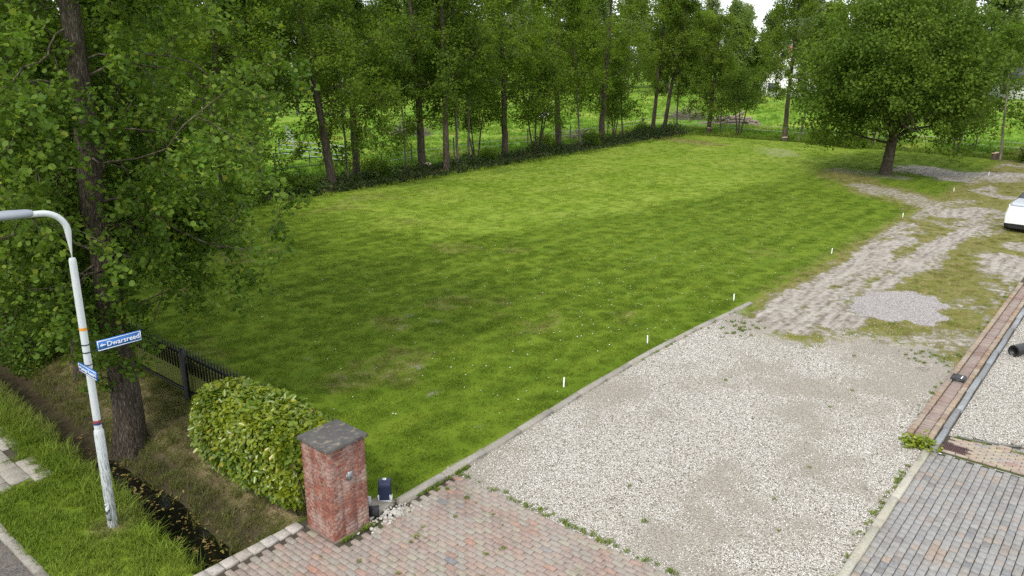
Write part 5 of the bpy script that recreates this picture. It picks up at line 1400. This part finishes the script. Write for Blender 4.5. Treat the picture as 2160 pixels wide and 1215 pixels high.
# coppice stumps with pale cut faces
M_cut = plain('cut_wood', (0.50, 0.40, 0.27), 0.8, 0.15, 12)
stumps = [(55.7, 4.1, 0.28, 'stump with a pale cut face at the foot of the fanned stems'), (55.3, 3.2, 0.3, 'right hand stump under the fanned stems'), (55.9, 15.6, 0.26, 'pale cut stump at the foot of the tall pale trunk'),
          (53.8, 0.7, 0.25, 'stump beside the thin leaning tree on the right'), (26.0, 25.4, 0.3, 'dark stump against the stout twin-butted trunk'), (35.6, 24.6, 0.3, 'stump at the foot of the many-stemmed clump'), (40.6, 24.9, 0.3, 'stump below the pale slanting stem'), (58.0, 23.2, 0.25, 'low stump beside the sapling by the log pile')]
for i, (x, y, r, lb) in enumerate(stumps):
    e = tag(empty('tree_stump', (x, y, ground(x, y)), i), lb, 'stump', 'coppice stumps')
    z = np.linspace(-0.2, 0.45, 6); link('bole', trunk_mesh('bole', np.stack([0*z, 0.1*z, z], -1), r*np.array([1.2, 1.15, 1, 0.95, 0.95, 0.9]), M_bark_row, 14, 0.3, i, 0.12), e)
    MB().tube([(0, 0.045, 0.40), (0, 0.045, 0.455)], r*0.86, 12).build('cut_face', M_cut, e, rot=(0.2*(i % 2), 0.1, 0))

# ---------------------------------------------------------------- houses beyond the meadow
M_wallw = plain('white_render', (0.72, 0.71, 0.68), 0.85, 0.06, 2)
M_roof = plain('orange_tiles', (0.30, 0.13, 0.075), 0.85, 0.25, 3)
M_roofd = plain('dark_roof', (0.07, 0.07, 0.075), 0.8, 0.2, 3)
M_glass = plain('window_glass', (0.03, 0.035, 0.04), 0.1, 0.1, 5, 0.5)
M_frame = plain('window_frame', (0.7, 0.7, 0.68), 0.5)
def house(label, fwd, side, turn, w, d, he_, hr, roofm):
    x, y = to_world(fwd, side); e = tag(empty('house', (x, y, ground(x, y)-0.1), HEAD+math.pi/2+turn), label, 'house', 'houses beyond the meadow')
    MB().box(-w/2, w/2, -d/2, d/2, 0, he_).build('walls', M_wallw, e)
    for s in (-1, 1):
        g = MB(); y0 = s*d/2
        g.add([(-w/2, y0, he_), (w/2, y0, he_), (0, y0, he_+hr), (0, y0, he_+hr), (-w/2, y0-s*0.2, he_), (w/2, y0-s*0.2, he_), (0, y0-s*0.2, he_+hr), (0, y0-s*0.2, he_+hr)], [(0, 1, 2, 3), (7, 6, 5, 4), (0, 4, 5, 1), (1, 5, 6, 2), (3, 7, 4, 0)])
        g.build('gable', M_wallw, e)
    r = None
    for s in (-1, 1):
        o = 0.5; k = (w/2+o)/(w/2); b = MB()
        V = [(0, -d/2-0.4, he_+hr+0.02), (0, d/2+0.4, he_+hr+0.02), (s*w/2*k, d/2+0.4, he_+hr-hr*k+0.02), (s*w/2*k, -d/2-0.4, he_+hr-hr*k+0.02)]
        b.add(V+[(a, c, z+0.18) for a, c, z in V], [(0, 1, 2, 3), (7, 6, 5, 4), (0, 4, 5, 1), (1, 5, 6, 2), (2, 6, 7, 3), (3, 7, 4, 0)])
        r = b.build('roof_slope', roofm, e)
    MB().box(-0.4, 0.4, d*0.2, d*0.2+0.6, he_+hr*0.6, he_+hr+0.9).build('chimney', M_roof, e)
    for fx, fz, ww, wh in ((-w*0.25, 0.9, 1.5, 1.4), (w*0.25, 0.9, 1.5, 1.4), (0, he_+0.35, 1.2, 1.1)):
        f = MB().box(fx-ww/2-0.08, fx+ww/2+0.08, -d/2-0.05, -d/2-0.003, fz-0.08, fz+wh+0.08).build('window', M_frame, e)
        MB().box(fx-ww/2, fx+ww/2, -d/2-0.06, -d/2-0.052, fz, fz+wh).build('pane', M_glass, f)
house('white gabled house with an orange base glimpsed through the trees left of the round tree', 134, 46.5, math.pi-0.33, 9, 12, 3.0, 4.2, M_roofd)
house('low white building glimpsed at the right edge of the picture', 128, 84, math.pi/2+0.3, 8, 16, 2.6, 2.2, M_roofd)
house('white gabled farmhouse showing in scraps right of the round tree', 150, 101, math.pi-0.6, 10, 14, 3.2, 4.5, M_roofd)

# ---------------------------------------------------------------- white car at the right edge
M_carw, nt = new_mat('white_car_paint')
out(nt, node(nt, 'ShaderNodeBsdfPrincipled', {'Base Color': (0.80, 0.80, 0.80, 1), 'Roughness': 0.25, 'Coat Weight': 0.6, 'Coat Roughness': 0.05}).outputs[0])
M_hood = plain('sky_grey_bonnet', (0.42, 0.45, 0.48), 0.3, 0.05, 4, 0.5, 0.3)  # bonnet grey carries the sky's reflection in its base colour
M_tyre = plain('tyre_rubber', (0.02, 0.02, 0.02), 0.8)
car = tag(empty('car', (29.25, -4.33, 0.0), -0.10), 'white car with a dark lower bumper parked at the right edge', 'car')
W2 = 0.9
def section(x, zb, zt, w, top):
    """half outline at station x: belt wide, tapering to the top"""
    return [(x, -w, zb), (x, -w*1.02, zb+(zt-zb)*0.45), (x, -w*top, zt), (x, w*top, zt), (x, w*1.02, zb+(zt-zb)*0.45), (x, w, zb)]
def loft(name, secs, mat, parent, cap=True, smooth=True):
    V = [p for s in secs for p in s]; k = len(secs[0]); F = []
    for i in range(len(secs)-1):
        for j in range(k):
            F.append((i*k+j, i*k+(j+1) % k, (i+1)*k+(j+1) % k, (i+1)*k+j))
    me = bpy.data.meshes.new(name); caps = [tuple(range(k))[::-1], tuple(range((len(secs)-1)*k, len(secs)*k))] if cap else []
    me.from_pydata(V, [], [f[::-1] for f in F]+[c[::-1] for c in caps]); me.materials.append(mat); me.update()
    bv = link(name, me, parent); return bv
bd = loft('body', [section(0.0, 0.34, 0.86, 0.62, 0.94), section(0.06, 0.32, 0.98, 0.80, 0.93), section(0.3, 0.3, 1.02, 0.88, 0.92), section(1.3, 0.28, 1.06, 0.9, 0.92), section(3.6, 0.28, 1.08, 0.9, 0.92), section(4.1, 0.3, 1.05, 0.86, 0.92), section(4.25, 0.36, 0.95, 0.78, 0.92)], M_carw, car)
loft('bonnet', [section(0.10, 0.975, 1.045, 0.70, 0.9), section(0.35, 1.021, 1.10, 0.79, 0.92), section(1.3, 1.061, 1.15, 0.80, 0.92)], M_hood, car)
loft('cabin', [section(1.3, 1.06, 1.16, 0.80, 0.92), section(1.9, 1.06, 1.46, 0.80, 0.82), section(3.4, 1.08, 1.5, 0.80, 0.82), section(4.05, 1.05, 1.12, 0.78, 0.9)], M_glass, car)
loft('roof', [section(1.95, 1.465, 1.5, 0.66, 0.95), section(2.6, 1.50, 1.54, 0.67, 0.95), section(3.4, 1.505, 1.53, 0.66, 0.95)], M_carw, car)
loft('lower_bumper', [section(0.03, 0.16, 0.335, 0.64, 0.99), section(0.12, 0.16, 0.325, 0.78, 0.99), section(0.5, 0.16, 0.30, 0.85, 0.99)], M_black, car)
for s in (-1, 1):
    MB().box(0.015, 0.12, s*0.62-0.16, s*0.62+0.10 if s < 0 else s*0.62+0.14, 0.66, 0.76).build('headlight', M_glass, car) if s < 0 else None
    for x in (0.78, 3.4):
        wl = MB().tube([(x, s*0.91, 0.31), (x, s*0.72, 0.31)], 0.31, 20).build('wheel', M_tyre, car)
        MB().tube([(x, s*0.925, 0.31), (x, s*0.90, 0.31)], 0.2, 14).build('rim', M_galv, wl)
